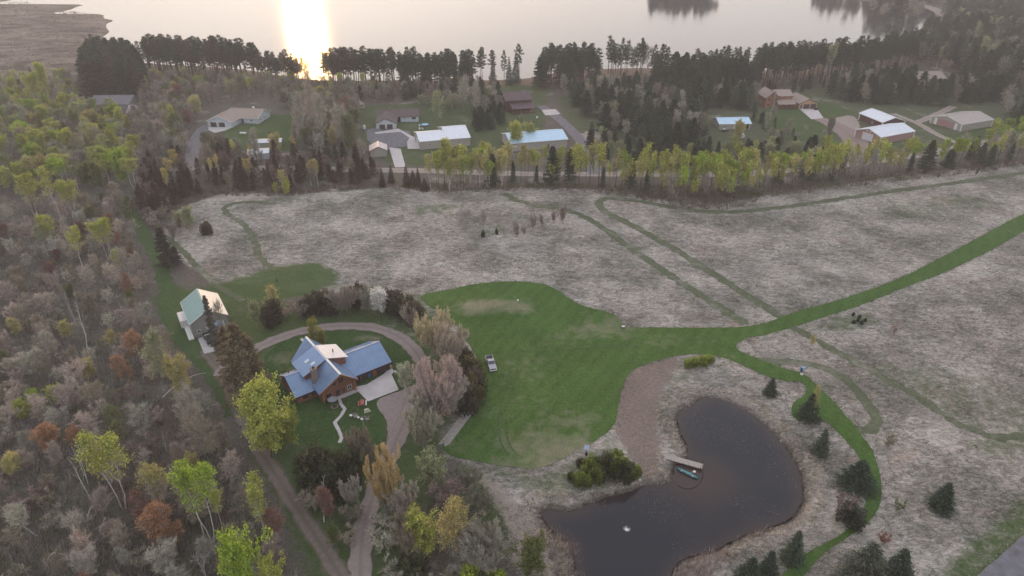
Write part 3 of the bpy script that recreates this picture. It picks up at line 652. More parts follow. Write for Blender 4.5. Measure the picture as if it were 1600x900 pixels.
for s in range(4):   # full young foliage, round headed
    rng = np.random.default_rng(800 + s); h = 9.0
    g, a, d, tips = branching(rng, h, (.15, .2, .1, .12)[s], lambda t: PROF['round'](t, 3.7) * rng.uniform(.4, 1.22), 26, 7, 14, .75, (1, 2, 3, 2)[s], .03, .15, .35, .8)
    kp = np.repeat(rng.uniform(0, 1, len(a) // 14) < .72, 14); a = a[kp]; d = d[kp]
    c = Geo(); C = np.concatenate([a + d * f for f in (.3, .65, 1.05)]); C = C + rng.normal(size=C.shape) * .13
    c.tris(leaves(rng, C, .25), rng.uniform(0, 1, len(C)), 0); c.tris(slivers(rng, a[::3], d[::3], .045), rng.uniform(0, 1, len(a[::3])), 1)
    template('leafy', s, g, c, [BARK_GREY], [LEAF, TWIG_GREY], h)
for s in range(3):   # willow or maple clump: many stems raying out, pale budding twig ends
    rng = np.random.default_rng(900 + s); h = 6.2
    g, a, d, tips = branching(rng, h, .12, lambda t: 2.3 * (1 - .25 * t) * rng.uniform(.6, 1.2), 8, 7, 22, .6, 11, .05, .24, 1.55, 1.0)
    for q_ in (a, tips): q_[:, 2] *= 1 - .30 * np.clip((np.hypot(q_[:, 0], q_[:, 1]) / 6.5) ** 2, 0, 1)
    c = Geo(); out = unit(a - np.array([0, 0, 1.0])); D = unit(d + out * 1.6) * .95; c.tris(slivers(rng, a, D, .055), rng.uniform(0, 1, len(a)), 0)
    k = rng.uniform(0, 1, len(a)) < .6; C = a[k] + D[k] * .95; c.tris(leaves(rng, C, .17), rng.uniform(0, 1, len(C)), 1)
    template('clump', s, g, c, [BARK_GREY], [TWIG, LEAF], h)
for s in range(3):   # low leafless shrub
    rng = np.random.default_rng(950 + s); h = 2.6
    g, a, d, tips = branching(rng, h, .1, lambda t: 1.0, 5, 5, 16, .8, 6, .02, .25, .9, .5)
    c = Geo(); c.tris(slivers(rng, a, d, .045), rng.uniform(0, 1, len(a)), 0); template('shrub', s, g, c, [BARK], [TWIG], h)
for s in range(3):   # dead standing stem with a few limbs
    rng = np.random.default_rng(970 + s); h = 12.0
    g, a, d, tips = branching(rng, h, .35, lambda t: 2.6 * (1 - .5 * t), 6, 2, 3, .9, (1, 2, 1)[s], .06, .2, .4, .8)
    c = Geo(); c.tris(slivers(rng, a, d, .05), rng.uniform(0, 1, len(a)), 0); template('dead', s, g, c, [BARK_PALE], [TWIG], h)

NAMES = {'red_pine': ('pine_tree', 'pine tree'), 'evergreen': ('evergreen_tree', 'evergreen tree'), 'spruce': ('spruce_tree', 'spruce tree'), 'juniper': ('juniper_bush', 'juniper bush'),
         'bare': ('bare_tree', 'bare tree'), 'budding': ('budding_tree', 'budding tree'), 'aspen': ('aspen_tree', 'aspen tree'), 'leafy': ('leafy_tree', 'leafy tree'),
         'clump': ('willow_clump', 'willow'), 'shrub': ('bare_shrub', 'shrub'), 'dead': ('dead_tree', 'dead tree')}
rt = random.Random(7)
COUNT = {}; PLACED = []
def plant(kind, x, y, h, col, label, group=None, wide=1.0, var=None):
    if kind == 'clump': h *= .84; wide *= .74
    if kind == 'leafy': h *= .87
    if kind == 'spruce' and y < 200: h *= .94; wide *= 1.1
    if len(label.split()) > 16: label = ' '.join(w for w in label.split() if w != 'the')
    if len(label.split()) > 16: label = ' '.join(w for w in label.split() if w not in ('tall', 'small', 'a', 'dense', 'slender', 'leafless', 'dark'))
    label = ' '.join(label.split()[:16]); n = COUNT.get(kind, 0); COUNT[kind] = n + 1
    tm, cm, h0, *_ = TPL[kind][var if var is not None else rt.randrange(len(TPL[kind]))]
    k = h / h0; nm, cat = NAMES[kind]
    o = thing(nm, label, cat, (x, y, hz(x, y) - 0.05), rt.uniform(0, 6.28), group); o.scale = (k * wide, k * wide, k)
    link('trunk', tm, o); c = link('crown', cm, o); c.color = (col[0], col[1], col[2], 1)
    PLACED.append((x, y)); return o
def jit(c, a=0.18, rr=None):
    rr = rr or rt; b = 1 + rr.uniform(-a, a); return tuple(max(.005, q * b * (1 + rr.uniform(-a * .13, a * .13))) for q in c)
def scatter(poly, spacing, seed, px=True, keepout=(), near=None):
    """jittered points inside a polygon given on the photograph's ground"""
    rr = random.Random(seed); p = PP(poly) if px else poly
    xs_ = [q[0] for q in p]; ys_ = [q[1] for q in p]; out = []
    y = min(ys_); row = 0
    while y < max(ys_):
        x = min(xs_) + (row % 2) * spacing / 2
        while x < max(xs_):
            a, b = x + rr.uniform(-.42, .42) * spacing, y + rr.uniform(-.42, .42) * spacing
            if inside(a, b, p) and not any(math.hypot(a - k[0], b - k[1]) < k[2] for k in keepout): out.append((a, b))
            x += spacing
        y += spacing * .87; row += 1
    rr.shuffle(out); return out

# ------------------------------------------------------------------ joined ground growth (nobody could count it)
def stuff_mesh(name, parts, mats):
    """parts: list of (T (k,3,3), v (k,), col (k,3))"""
    T = np.concatenate([p[0] for p in parts]); k = len(T)
    v = np.repeat(np.concatenate([p[1] for p in parts]), 3); c = np.repeat(np.concatenate([p[2] for p in parts]), 3, axis=0)
    return tag(link(name, np_mesh(name, T.reshape(-1, 3), np.arange(3 * k).reshape(k, 3), mats, None, {'v': v, 'col': c})), kind='stuff')
def tufts(rng, pts, n, hgt, spread, width, flop, cols, colw=None, wind=(1, 0)):
    """n blades at every point; flop 0 upright .. 1 lying"""
    pts = np.asarray(pts); m = len(pts); C = np.repeat(pts, n, axis=0); k = len(C)
    z = np.repeat(hfull(pts[:, 0], pts[:, 1]), n)
    a = rng.uniform(0, 6.28, k); r = rng.uniform(0, spread, k); o = np.column_stack([C[:, 0] + np.cos(a) * r, C[:, 1] + np.sin(a) * r, z - .03])
    hh = np.broadcast_to(hgt, (m,)) if not np.isscalar(hgt) else np.full(m, hgt)
    H_ = np.repeat(hh, n) * rng.uniform(.5, 1.15, k)
    wd = np.repeat(rng.normal(size=(m, 2)) * .5 + np.array(wind) * .7, n, axis=0)
    lean = flop * rng.uniform(.4, 1.3, k)[:, None]
    D = np.column_stack([(np.column_stack([np.cos(a), np.sin(a)]) * .5 + wd) * lean, np.ones(k) * (1.05 - flop * .75)])
    D = unit(D) * H_[:, None]
    ci = rng.choice(len(cols), m, p=colw); col = np.repeat(np.array(cols)[ci], n, axis=0) * rng.uniform(.8, 1.2, (k, 1))
    return slivers(rng, o, D, width), rng.uniform(0, 1, k), col
def pts_in(rng, poly, dens, px=True):
    p = PP(poly) if px else poly; a = np.array(p); mn = a.min(0); mx = a.max(0); n = int((mx[0] - mn[0]) * (mx[1] - mn[1]) * dens)
    q = rng.uniform(mn, mx, (n, 2)); return q[sdf(q[:, 0], q[:, 1], p) < 0]
def keep_off(q, polys, d=0.0):
    m = np.ones(len(q), bool)
    for p, e in polys:
        m &= sdf(q[:, 0], q[:, 1], p) > e
    return q[m]

# ================================================================== buildings
def metal_roof(name, c, rough=0.35, metal=0.85, rib=0.45):
    m, N, L, b = new_mat(name); tc = nd(N, 'ShaderNodeTexCoord').outputs['Object']
    n = tex_noise(N, L, 0.6, 5, 0.6, tc); r = ramp(N, L, n.outputs[0], [(0.3, tuple(x * .86 for x in c)), (0.7, c)])
    L.new(r.outputs[0], b.inputs['Base Color']); b.inputs['Metallic'].default_value = metal; b.inputs['Roughness'].default_value = rough
    return m
GALV = metal_roof('blue_grey_metal_roof', (0.20, 0.29, 0.44), 0.42, 0.25)
GALV_G = metal_roof('green_grey_metal_roof', (0.24, 0.36, 0.33), 0.45, 0.3)
WHITE_R = metal_roof('white_metal_roof', (0.72, 0.75, 0.80), 0.45, 0.25)
BLUE_R = metal_roof('pale_blue_metal_roof', (0.50, 0.68, 0.82), 0.4, 0.4)
PINK_R = metal_roof('pale_pink_metal_roof', (0.62, 0.54, 0.52), 0.5, 0.2)
TAN_R = metal_roof('tan_metal_roof', (0.42, 0.37, 0.34), 0.55, 0.2)
SHING_B = plain('brown_shingles', (0.13, 0.10, 0.095), 0.9, 0.25, 3.0)
SHING_T = plain('tan_shingles', (0.33, 0.26, 0.22), 0.9, 0.18, 3.0)
SHING_G = plain('grey_shingles', (0.17, 0.16, 0.175), 0.9, 0.2, 3.0)
SHING_P = plain('maroon_metal_roof', (0.11, 0.07, 0.08), 0.6, 0.15, 1.0)
RUST_R = plain('rusting_striped_roof', (0.34, 0.22, 0.21), 0.7, 0.35, 0.8, c2=(.45, .42, .42))
SIDING_W = plain('pale_blue_siding', (0.50, 0.54, 0.58), 0.7, 0.06, 1.0)
SIDING_T = plain('tan_siding', (0.36, 0.33, 0.29), 0.7, 0.08, 1.0)
SIDING_G = plain('grey_siding', (0.27, 0.26, 0.24), 0.7, 0.08, 1.0)
SIDING_R = plain('faded_red_siding', (0.36, 0.215, 0.20), 0.7, 0.1, 1.0)
SIDING_DR = plain('dark_red_siding', (0.10, 0.045, 0.045), 0.7, 0.1, 1.0)
BRICK_T = plain('tan_brick', (0.45, 0.29, 0.20), 0.85, 0.12, 4.0)
LOG_O = plain('orange_log', (0.34, 0.15, 0.075), 0.7, 0.2, 2.0)
TRIM_W = plain('white_trim', (0.72, 0.70, 0.66), 0.6, 0.05, 1.0)
DOOR_B = plain('brown_door', (0.06, 0.042, 0.042), 0.6, 0.1, 1.0)
DOOR_W = plain('white_door', (0.62, 0.63, 0.64), 0.55, 0.06, 1.0)
DOOR_BL = plain('pale_blue_door', (0.42, 0.55, 0.72), 0.5, 0.05, 1.0)
GLASS = plain('window_glass', (0.03, 0.035, 0.04), 0.08, 0.1, 1.0, spec=0.8)
DARK = plain('dark_interior', (0.02, 0.018, 0.018), 0.9, 0.2, 1.0)
STONE = plain('field_stone', (0.27, 0.20, 0.17), 0.9, 0.4, 5.0, c2=(.38, .31, .27))
def log_wall_mat():
    m, N, L, b = new_mat('log_wall'); w = nd(N, 'ShaderNodeTexCoord').outputs['Object']
    wv = nd(N, 'ShaderNodeTexWave', bands_direction='Z', wave_profile='SIN'); wv.inputs['Scale'].default_value = 1.1; wv.inputs['Distortion'].default_value = 0.4; L.new(w, wv.inputs['Vector'])
    n = tex_noise(N, L, 1.2, 5, .6, w); r = ramp(N, L, n.outputs[0], [(.3, (0.19, 0.065, 0.035)), (.7, (0.34, 0.135, 0.07))])
    L.new(mixc(N, L, mth(N, L, 'MULTIPLY', wv.outputs['Fac'], .35), r.outputs[0], (.10, .04, .025)), b.inputs['Base Color']); b.inputs['Roughness'].default_value = .6
    bump(N, L, b, wv.outputs['Fac'], .8, .1); return m
LOG = log_wall_mat()

def poly(name, parent, V, F, mat, label=None):
    me = bpy.data.meshes.new(name); me.from_pydata([tuple(v) for v in V], [], F); me.materials.append(mat)
    bm = bmesh.new(); bm.from_mesh(me); bmesh.ops.recalc_face_normals(bm, faces=bm.faces); bm.to_mesh(me); bm.free(); me.update()
    o = link(name, me, parent)
    if label: o['label'] = label
    return o
BF = [(0, 3, 2, 1), (4, 5, 6, 7), (0, 1, 5, 4), (1, 2, 6, 5), (2, 3, 7, 6), (3, 0, 4, 7)]
def bvs(x0, x1, y0, y1, z0, z1): return [(x0, y0, z0), (x1, y0, z0), (x1, y1, z0), (x0, y1, z0), (x0, y0, z1), (x1, y0, z1), (x1, y1, z1), (x0, y1, z1)]
def boxes(name, parent, bs, mat, label=None):
    V = []; F = []
    for b in bs:
        k = len(V); V += bvs(*b); F += [tuple(i + k for i in f) for f in BF]
    return poly(name, parent, V, F, mat, label)
def hexa(name, parent, top, th, mat, label=None):
    """slab under a planar quad given anticlockwise from above"""
    V = [(x, y, z - th) for x, y, z in top] + list(top); return poly(name, parent, V, BF, mat, label)
def gable(root, x0, x1, y0, y1, eave, ridge, wm, rm, axis='x', over=0.5, gover=None, z0=-0.3, fascia=None, roof=True, wall='wall'):
    g = over if gover is None else gover
    T = (lambda x, y, z: (x, y, z)) if axis == 'x' else (lambda x, y, z: (y, x, z))
    a0, a1, b0, b1 = (x0, x1, y0, y1) if axis == 'x' else (y0, y1, x0, x1); bm = (b0 + b1) / 2
    V = [T(a, b, z) for a in (a0, a1) for b, z in ((b0, z0), (b1, z0), (b1, eave), (bm, ridge), (b0, eave))]
    w = poly(wall, root, V, [(0, 1, 2, 3, 4), (9, 8, 7, 6, 5), (0, 4, 9, 5), (1, 6, 7, 2), (4, 3, 8, 9), (3, 2, 7, 8)], wm)
    if not roof: return w
    sl = (ridge - eave) / ((b1 - b0) / 2); e = eave - over * sl; t = .14
    V = [T(a, b, z) for a in (a0 - g, a1 + g) for b, z in ((b0 - over, e + .02), (bm, ridge + .02), (b1 + over, e + .02), (b1 + over, e + .02 + t), (bm, ridge + .02 + t), (b0 - over, e + .02 + t))]
    r = poly('roof', root, V, [(0, 1, 4, 5), (1, 2, 3, 4), (6, 11, 10, 7), (7, 10, 9, 8), (5, 4, 10, 11), (4, 3, 9, 10), (0, 5, 11, 6), (3, 2, 8, 9), (0, 6, 7, 1), (1, 7, 8, 2)], rm)
    # raised standing seams and ridge cap, one joined piece of the roof
    n = max(2, int((a1 - a0 + 2 * g) / 0.9)); bs = []; V = []; F = []
    def bar(p, q, wd, hh):
        k = len(V); p = np.array(p); q = np.array(q); d = unit(q - p); s = unit(np.cross(d, (0, 0, 1))) * wd / 2; u = np.array([0, 0, hh])
        for c in (p - s, p + s, q + s, q - s): V.append(tuple(c))
        for c in (p - s, p + s, q + s, q - s): V.append(tuple(c + u))
        F.extend([tuple(i + k for i in f) for f in BF])
    if rm in (GALV, GALV_G, WHITE_R, BLUE_R, PINK_R, TAN_R, SHING_P):
        for i in range(1, n):
            a = a0 - g + (a1 - a0 + 2 * g) * i / n
            bar(T(a, b0 - over, e + .02 + t - .01), T(a, bm, ridge + .02 + t - .01), .06, .05); bar(T(a, b1 + over, e + .02 + t - .01), T(a, bm, ridge + .02 + t - .01), .06, .05)
    bar(T(a0 - g, bm, ridge + .12), T(a1 + g, bm, ridge + .12), .45, .09)
    s = poly('ridge_cap', r, V, F, rm)
    if fascia:
        V = []; F = []
        for a in (a0 - g, a1 + g):
            bar(T(a, b0 - over, e - .08), T(a, bm, ridge - .08), .09, .3); bar(T(a, b1 + over, e - .08), T(a, bm, ridge - .08), .09, .3)
        for b in (b0 - over, b1 + over): bar(T(a0 - g - .05, b, e - .08), T(a1 + g + .05, b, e - .08), .09, .27)
        poly('fascia', r, V, F, fascia)
    return w
def face_box(side, c, a0, a1, z0, z1, out0, out1):
    if side == 'y0': return (a0, a1, c - out1, c - out0, z0, z1)
    if side == 'y1': return (a0, a1, c + out0, c + out1, z0, z1)
    if side == 'x0': return (c - out1, c - out0, a0, a1, z0, z1)
    return (c + out0, c + out1, a0, a1, z0, z1)
def window(root, side, c, a, z, w, h, fm=None):
    fm = fm or TRIM_W; t = .1
    fr = boxes('window', root, [face_box(side, c, a, a + w, z, z + t, -.02, .07), face_box(side, c, a, a + w, z + h - t, z + h, -.02, .07), face_box(side, c, a, a + t, z + t, z + h - t, -.02, .07),
                                face_box(side, c, a + w - t, a + w, z + t, z + h - t, -.02, .07), face_box(side, c, a + w / 2 - .03, a + w / 2 + .03, z + t, z + h - t, -.02, .065)], fm)
    boxes('pane', fr, [face_box(side, c, a + t, a + w - t, z + t, z + h - t, -.02, .03)], GLASS); return fr
def door(root, side, c, a, w=0.95, h=2.1, m=None, z=0.05):
    d = boxes('door', root, [face_box(side, c, a, a + w, z, z + h, -.02, .06)], m or DOOR_B)
    boxes('handle', d, [face_box(side, c, a + w * .82, a + w * .92, z + h * .45, z + h * .5, .06, .12)], TRIM_W); return d
def garage_door(root, side, c, a, w, h, m, z=0.03, fm=None, rows=4):
    bs = [face_box(side, c, a + .03, a + w - .03, z + h * i / rows + .02, z + h * (i + 1) / rows - .02, -.02, .05) for i in range(rows)]
    d = boxes('garage_door', root, bs, m)
    if fm: boxes('door_frame', root, [face_box(side, c, a - .16, a, z, z + h + .16, -.02, .08), face_box(side, c, a + w, a + w + .16, z, z + h + .16, -.02, .08), face_box(side, c, a, a + w, z + h, z + h + .16, -.02, .08)], fm)
    return d
def corner_trims(root, x0, x1, y0, y1, h, m):
    for x in (x0, x1):
        for y in (y0, y1): boxes('corner_trim', root, [(x - .22, x + .22, y - .22, y + .22, -.2, h)], m)

# --- log house (ridge of the wings along x, tall cross gable along y, front is -y)
A38 = R(37.5)
H1 = thing('log_house', 'blue-grey metal roofed log house with tall cross gable and stone chimney inside the drive loop', 'house', (-52.3, 128.1, 0), A38)
gable(H1, 10.5, 23.7, -5.2, 5.2, 2.8, 5.5, LOG, GALV, 'x', .7, .5, fascia=DOOR_B)
gable(H1, 0.3, 9.0, -4.6, 5.0, 2.8, 5.45, LOG, GALV, 'x', .6, .6, fascia=DOOR_B)
gable(H1, 5.0, 13.4, -7.4, 7.8, 3.4, 7.7, LOG, GALV, 'y', .55, 0.0, roof=False)
def prow():   # roof whose ridge runs out past the eaves at both ends
    r, e, t = 7.85, 3.1, .16; V = []
    for dz in (0, t): V += [(9.2, -10.2, r + dz), (4.3, -8.2, e + dz), (4.3, 8.6, e + dz), (9.2, 9.6, r + dz), (14.1, 8.6, e + dz), (14.1, -8.2, e + dz)]
    ro = poly('roof', H1, V, [(0, 3, 2, 1), (0, 5, 4, 3), (6, 7, 8, 9), (6, 9, 10, 11), (0, 1, 7, 6), (1, 2, 8, 7), (2, 3, 9, 8), (3, 4, 10, 9), (4, 5, 11, 10), (5, 0, 6, 11)], GALV)
    V = []; F = []
    for i in range(19):
        y = -8 + i * .9
        for s in (-1, 1):
            k = len(V); a = np.array((9.2 + s * .1, y, r + t - .02)); b = np.array((9.2 + s * 4.88, y, e + t - .02))
            V += [a - (0, .03, 0), a + (0, .03, 0), b + (0, .03, 0), b - (0, .03, 0)]; V += [q + (0, 0, .06) for q in V[k:k + 4]]; F += [tuple(j + k for j in f) for f in BF]
    poly('standing_seam', ro, V, F, GALV)
    boxes('ridge_cap', ro, [(8.95, 9.45, -10.1, 9.5, r + t - .06, r + t + .05)], TRIM_W)
    V = []; F = []
    for (p, q) in (((9.2, -10.25, r - .1), (4.3, -8.25, e - .1)), ((9.2, -10.25, r - .1), (14.1, -8.25, e - .1))):
        k = len(V); V += [p, q, (q[0], q[1] + .1, q[2]), (p[0], p[1] + .1, p[2]), (p[0], p[1], p[2] + .32), (q[0], q[1], q[2] + .32), (q[0], q[1] + .1, q[2] + .32), (p[0], p[1] + .1, p[2] + .32)]
        F += [tuple(j + k for j in f) for f in BF]
    poly('fascia', ro, V, F, LOG_O)
prow()
hexa('dormer_roof', H1, [(3.1, -2.6, 5.5), (9.3, -2.6, 8.15), (9.3, 4.4, 8.15), (3.1, 4.4, 5.5)], .16, GALV)
hexa('dormer_roof', H1, [(9.1, -2.4, 8.15), (14.6, -2.4, 6.3), (14.6, 4.5, 6.3), (9.1, 4.5, 8.15)], .16, metal_roof('dormer_sky_reflection', (.62, .62, .63), .5, .25), 'dormer roof coloured cream for the sky it reflects')  # same roof metal; the paler colour paints its sky reflection
poly('dormer_wall', H1, [(3.7, -2.3, 3.0), (3.7, 4.1, 3.0), (3.7, 4.1, 5.5), (3.7, -2.3, 5.5), (9.2, -2.3, 3.0), (9.2, 4.1, 3.0), (9.2, 4.1, 7.9), (9.2, -2.3, 7.9)], [(0, 1, 2, 3), (4, 7, 6, 5), (0, 3, 7, 4), (1, 5, 6, 2), (3, 2, 6, 7)], LOG)
poly('dormer_wall', H1, [(14.0, -2.1, 3.0), (14.0, 4.2, 3.0), (14.0, 4.2, 6.3), (14.0, -2.1, 6.3), (9.2, -2.1, 3.0), (9.2, 4.2, 3.0), (9.2, 4.2, 7.9), (9.2, -2.1, 7.9)], [(0, 3, 2, 1), (4, 5, 6, 7), (0, 4, 7, 3), (1, 2, 6, 5), (3, 7, 6, 2)], LOG)
for (x, y) in ((5.3, .9), (5.9, -1.3)):
    z = 5.5 + (x - 3.1) * 2.65 / 6.2; sk = hexa('skylight', H1, [(x, y, z + .12), (x + 1.0, y, z + .12 + .43), (x + 1.0, y + .8, z + .12 + .43), (x, y + .8, z + .12)], .14, TRIM_W)
    hexa('pane', sk, [(x + .12, y + .1, z + .19), (x + .88, y + .1, z + .19 + .325), (x + .88, y + .7, z + .19 + .325), (x + .12, y + .7, z + .19)], .03, plain('skylight_glass', (.55, .62, .7), .15, .02))
ch = boxes('chimney', H1, [(4.7, 6.0, -4.4, -3.4, 2.5, 7.7)], STONE); boxes('chimney_cap', ch, [(4.6, 6.1, -4.5, -3.3, 7.7, 7.85)], STONE)
boxes('flue', ch, [(5.15, 5.55, -4.1, -3.7, 7.85, 8.2)], DARK)
boxes('vent_pipe', H1, [(12.1, 12.3, .5, .7, 6.9, 7.9)], DARK); boxes('vent_pipe', H1, [(1.6, 1.75, 3.0, 3.15, 3.8, 4.6)], DARK)
for a, w in ((11.9 + 4.0, 3.2), (11.9 + 8.2, 3.6)): garage_door(H1, 'y0', -5.2, a, w, 2.35, DOOR_B, fm=LOG_O)
door(H1, 'y0', -7.4, 8.5, 1.0, 2.1, DOOR_B); window(H1, 'y0', -7.4, 9.9, .5, 1.0, 1.7, LOG_O); window(H1, 'y0', -7.4, 6.0, .9, 1.4, 1.2, LOG_O); window(H1, 'y0', -7.4, 11.4, .9, 1.1, 1.3, TRIM_W)
window(H1, 'y0', -7.4, 9.4, 3.5, 1.3, 1.7, LOG_O); window(H1, 'y0', -7.4, 7.6, 3.5, 1.2, 1.5, LOG_O)
for x in (5.2, 13.2): boxes('porch_post', H1, [(x - .14, x + .14, -8.1, -7.8, 0, 3.3)], LOG_O)
boxes('beam', H1, [(6.6, 11.8, -7.55, -7.4, 5.35, 5.6)], LOG_O); boxes('beam', H1, [(9.08, 9.32, -9.6, -7.4, 6.95, 7.2)], LOG_O)
window(H1, 'y0', -4.6, 1.5, .9, 1.5, 1.2, LOG_O); window(H1, 'y0', -4.6, 3.6, .9, 1.1, 1.2, LOG_O); window(H1, 'x0', .3, -2.0, .9, 1.6, 1.2, LOG_O); window(H1, 'x0', .3, 1.2, .9, 1.2, 1.2, LOG_O)
window(H1, 'x1', 23.7, -1, .9, 1.4, 1.2, LOG_O); window(H1, 'y1', 7.8, 8.2, .9, 2, 1.6, LOG_O); window(H1, 'y1', 5.2, 17, .9, 1.6, 1.2, LOG_O)
door(H1, 'y1', 5.2, 21, 1.0, 2.1, DOOR_W)

# --- barn with green-grey roof, sky reflection painted cream on one slope
B1 = thing('metal_barn', 'grey barn with green-grey metal roof, cream sky reflection painted on one slope, pale blue door', 'barn', (-84.9, 152.5, 0), R(32))
# local: y runs along the ridge (away from the door end), x across
gable(B1, 0.2, 9.4, 0, 13.0, 4.6, 7.4, SIDING_G, GALV_G, 'y', .35, .35, fascia=TRIM_W)
hexa('slope_reflection_sheet', B1, [(4.8, -.36, 7.6), (9.8, -.36, 4.55), (9.8, 13.36, 4.55), (4.8, 13.36, 7.6)], .05, metal_roof('barn_sky_reflection', (.74, .70, .62), .5, .2), 'roof slope coloured cream for the sky it reflects')  # thin cream sheet paints the bright sky reflected by this slope
garage_door(B1, 'y0', 0, 3.9, 4.2, 3.3, DOOR_BL, fm=TRIM_W); window(B1, 'y0', 0, 1.3, 1.2, 1.0, 1.0); door(B1, 'x0', .2, 5, 1.0, 2.1, DOOR_W)
boxes('lean_to', B1, [(-1.7, -.02, 7.0, 12.6, 0, 2.2)], TRIM_W, 'low white lean-to box along the side'); boxes('side_slab', B1, [(-1.1, .2, -.5, 7.0, -.1, .35)], TRIM_W)

def simple_house(name, label, cat, ox, oy, rz): return thing(name, label, cat, (ox, oy, hz(ox, oy)), R(rz))
# house with brown roof and double garage
h = simple_house('ranch_house', 'pale sided house with brown shingle roof and two dark garage doors beside the asphalt court', 'house', -70.3, 349.5, 5)
gable(h, 0, 10, 0, 14.5, 3, 5.4, SIDING_W, SHING_B, 'y', .6, .5, fascia=SHING_B); gable(h, 1, 21.2, 13.2, 23.5, 3, 5.6, SIDING_W, SHING_B, 'x', .6, .5, fascia=SHING_B)
for a in (1.6, 5.5): garage_door(h, 'y0', 0, a, 3.0, 2.4, DOOR_B, fm=TRIM_W)
boxes('entry', h, [(10.1, 11.8, 12.9, 13.3, 0, 2.8)], DARK); window(h, 'y0', 13.2, 13.4, 1.4, .9, .8); window(h, 'y0', 13.2, 17.8, 1.0, 2.2, 1.5); window(h, 'x1', 21.2, 16, 1, 1.4, 1.2); window(h, 'x1', 21.2, 20, 1, 1.4, 1.2)
boxes('chimney', h, [(5.4, 6.4, 17.6, 18.6, 5, 6.4)], STONE)
# long white-roofed barn
h = simple_house('long_barn', 'long tan barn with stepped white metal roof right of the asphalt court', 'barn', -43.6, 316.0, 16.3)
gable(h, 0, 13.0, 0, 16.5, 4, 6.0, SIDING_T, WHITE_R, 'x', .3, .3, fascia=TRIM_W); gable(h, 13.0, 24.4, .02, 22.0, 4, 6.9, SIDING_T, WHITE_R, 'x', .32, .3, fascia=TRIM_W)
door(h, 'x0', 0, 3, 1, 2.1, DOOR_W); garage_door(h, 'x0', 0, 6, 4, 3.2, DOOR_W, fm=TRIM_W); window(h, 'y0', 0, 4, 1.6, 1.2, .9); window(h, 'y0', 0, 10, 1.6, 1.2, .9); window(h, 'y0', .02, 18, 1.6, 1.2, .9)
h = simple_house('garden_shed', 'small tan gabled shed with pale roof beside the concrete drive', 'shed', -65.2, 304.8, 10)
gable(h, 0, 7.4, 0, 8.6, 3, 4.7, SIDING_T, PINK_R, 'y', .5, .4, fascia=SHING_B); garage_door(h, 'x1', 7.4, 2, 3, 2.3, DOOR_W)
h = simple_house('blue_roofed_barn', 'long barn with pale blue metal roof beside the asphalt driveway', 'barn', -.6, 313.4, 14.5)
gable(h, 0, 28, 0, 17, 4, 6.2, SIDING_T, BLUE_R, 'x', .35, .3, fascia=TRIM_W); window(h, 'y0', 0, 21.5, 1.6, 1.0, .9); door(h, 'y0', 0, 18, 1, 2.1, DOOR_B); garage_door(h, 'x1', 28, 6, 4.2, 3.3, DOOR_W, fm=TRIM_W)
h = simple_house('porch_house', 'dark maroon roofed two-storey house with a full-width porch near the lake', 'house', .6, 381.3, 14)
gable(h, -2.5, 12.2, 6, 21, 6.2, 9.0, SIDING_DR, SHING_P, 'x', .6, .6, fascia=SHING_P)
hexa('porch_roof', h, [(-.6, -.5, 2.9), (12.8, -.5, 2.9), (12.8, 6.2, 4.7), (-.6, 6.2, 4.7)], .15, SHING_P)
for i in range(6): boxes('porch_post', h, [(-.3 + i * 2.5, -.1 + i * 2.5, -.3, -.1, 0, 2.85)], LOG_O)
boxes('porch_floor', h, [(-.5, 12.7, -.4, 6, 0, .4)], SIDING_DR); boxes('railing', h, [(-.4, 12.6, -.38, -.3, 1.1, 1.22), (-.4, 12.6, -.38, -.3, .5, .58)], LOG_O)
for a in (.5, 4, 9.5): window(h, 'y0', 6, a, 1.0, 1.5, 1.3, LOG_O)
door(h, 'y0', 6, 6.8, 1, 2.1, DOOR_B, .4)
for a in (.2, 2.6, 5, 7.4, 9.8): window(h, 'y0', 6, a, 4.9, 1.2, 1.0, LOG_O)
for a in (8, 12, 16): window(h, 'x1', 12.2, a, 3.6, 1.3, 1.3, LOG_O)
# brick garage and log cabin
h = simple_house('brick_garage', 'tan brick double garage with brown hipped shingles and pale concrete drive', 'garage', 164.4, 392.4, 6)
gable(h, 0, 10.8, 0, 16, 3, 5.4, BRICK_T, SHING_T, 'y', .6, .5, fascia=SIDING_DR)
door(h, 'y0', 0, .8, 1.1, 2.1, DOOR_B); garage_door(h, 'y0', 0, 2.6, 3.6, 2.5, DOOR_B, fm=BRICK_T); garage_door(h, 'y0', 0, 6.8, 3.5, 2.5, DOOR_B, fm=BRICK_T)
gable(h, -4.4, 0, 3.0, 8, 2.5, 3.6, LOG, SHING_T, 'x', .3, 0)
h = simple_house('log_cabin', 'orange log cabin with two-storey gable, tall chimney and covered porch', 'house', 148.2, 390.2, 4)
gable(h, 3.6, 13.4, 5.0, 16, 6.3, 8.6, LOG_O, SHING_T, 'x', .6, .4, fascia=SIDING_DR); gable(h, -2.4, 5.0, 4.0, 17, 5.8, 8.8, LOG_O, SHING_T, 'y', .7, .7, fascia=SIDING_DR)
hexa('porch_roof', h, [(3.6, -.2, 2.8), (13.8, -.2, 2.8), (13.8, 5.1, 4.4), (3.6, 5.1, 4.4)], .14, SHING_T)
for i in range(5): boxes('porch_post', h, [(3.9 + i * 2.4, 4.1 + i * 2.4, 0, .2, 0, 2.8)], LOG_O)
boxes('porch_floor', h, [(3.7, 13.7, 0, 5, 0, .5)], SIDING_DR); boxes('railing', h, [(3.8, 13.6, .03, .1, 1.1, 1.2), (3.8, 13.6, .03, .1, .7, .76)], LOG_O)
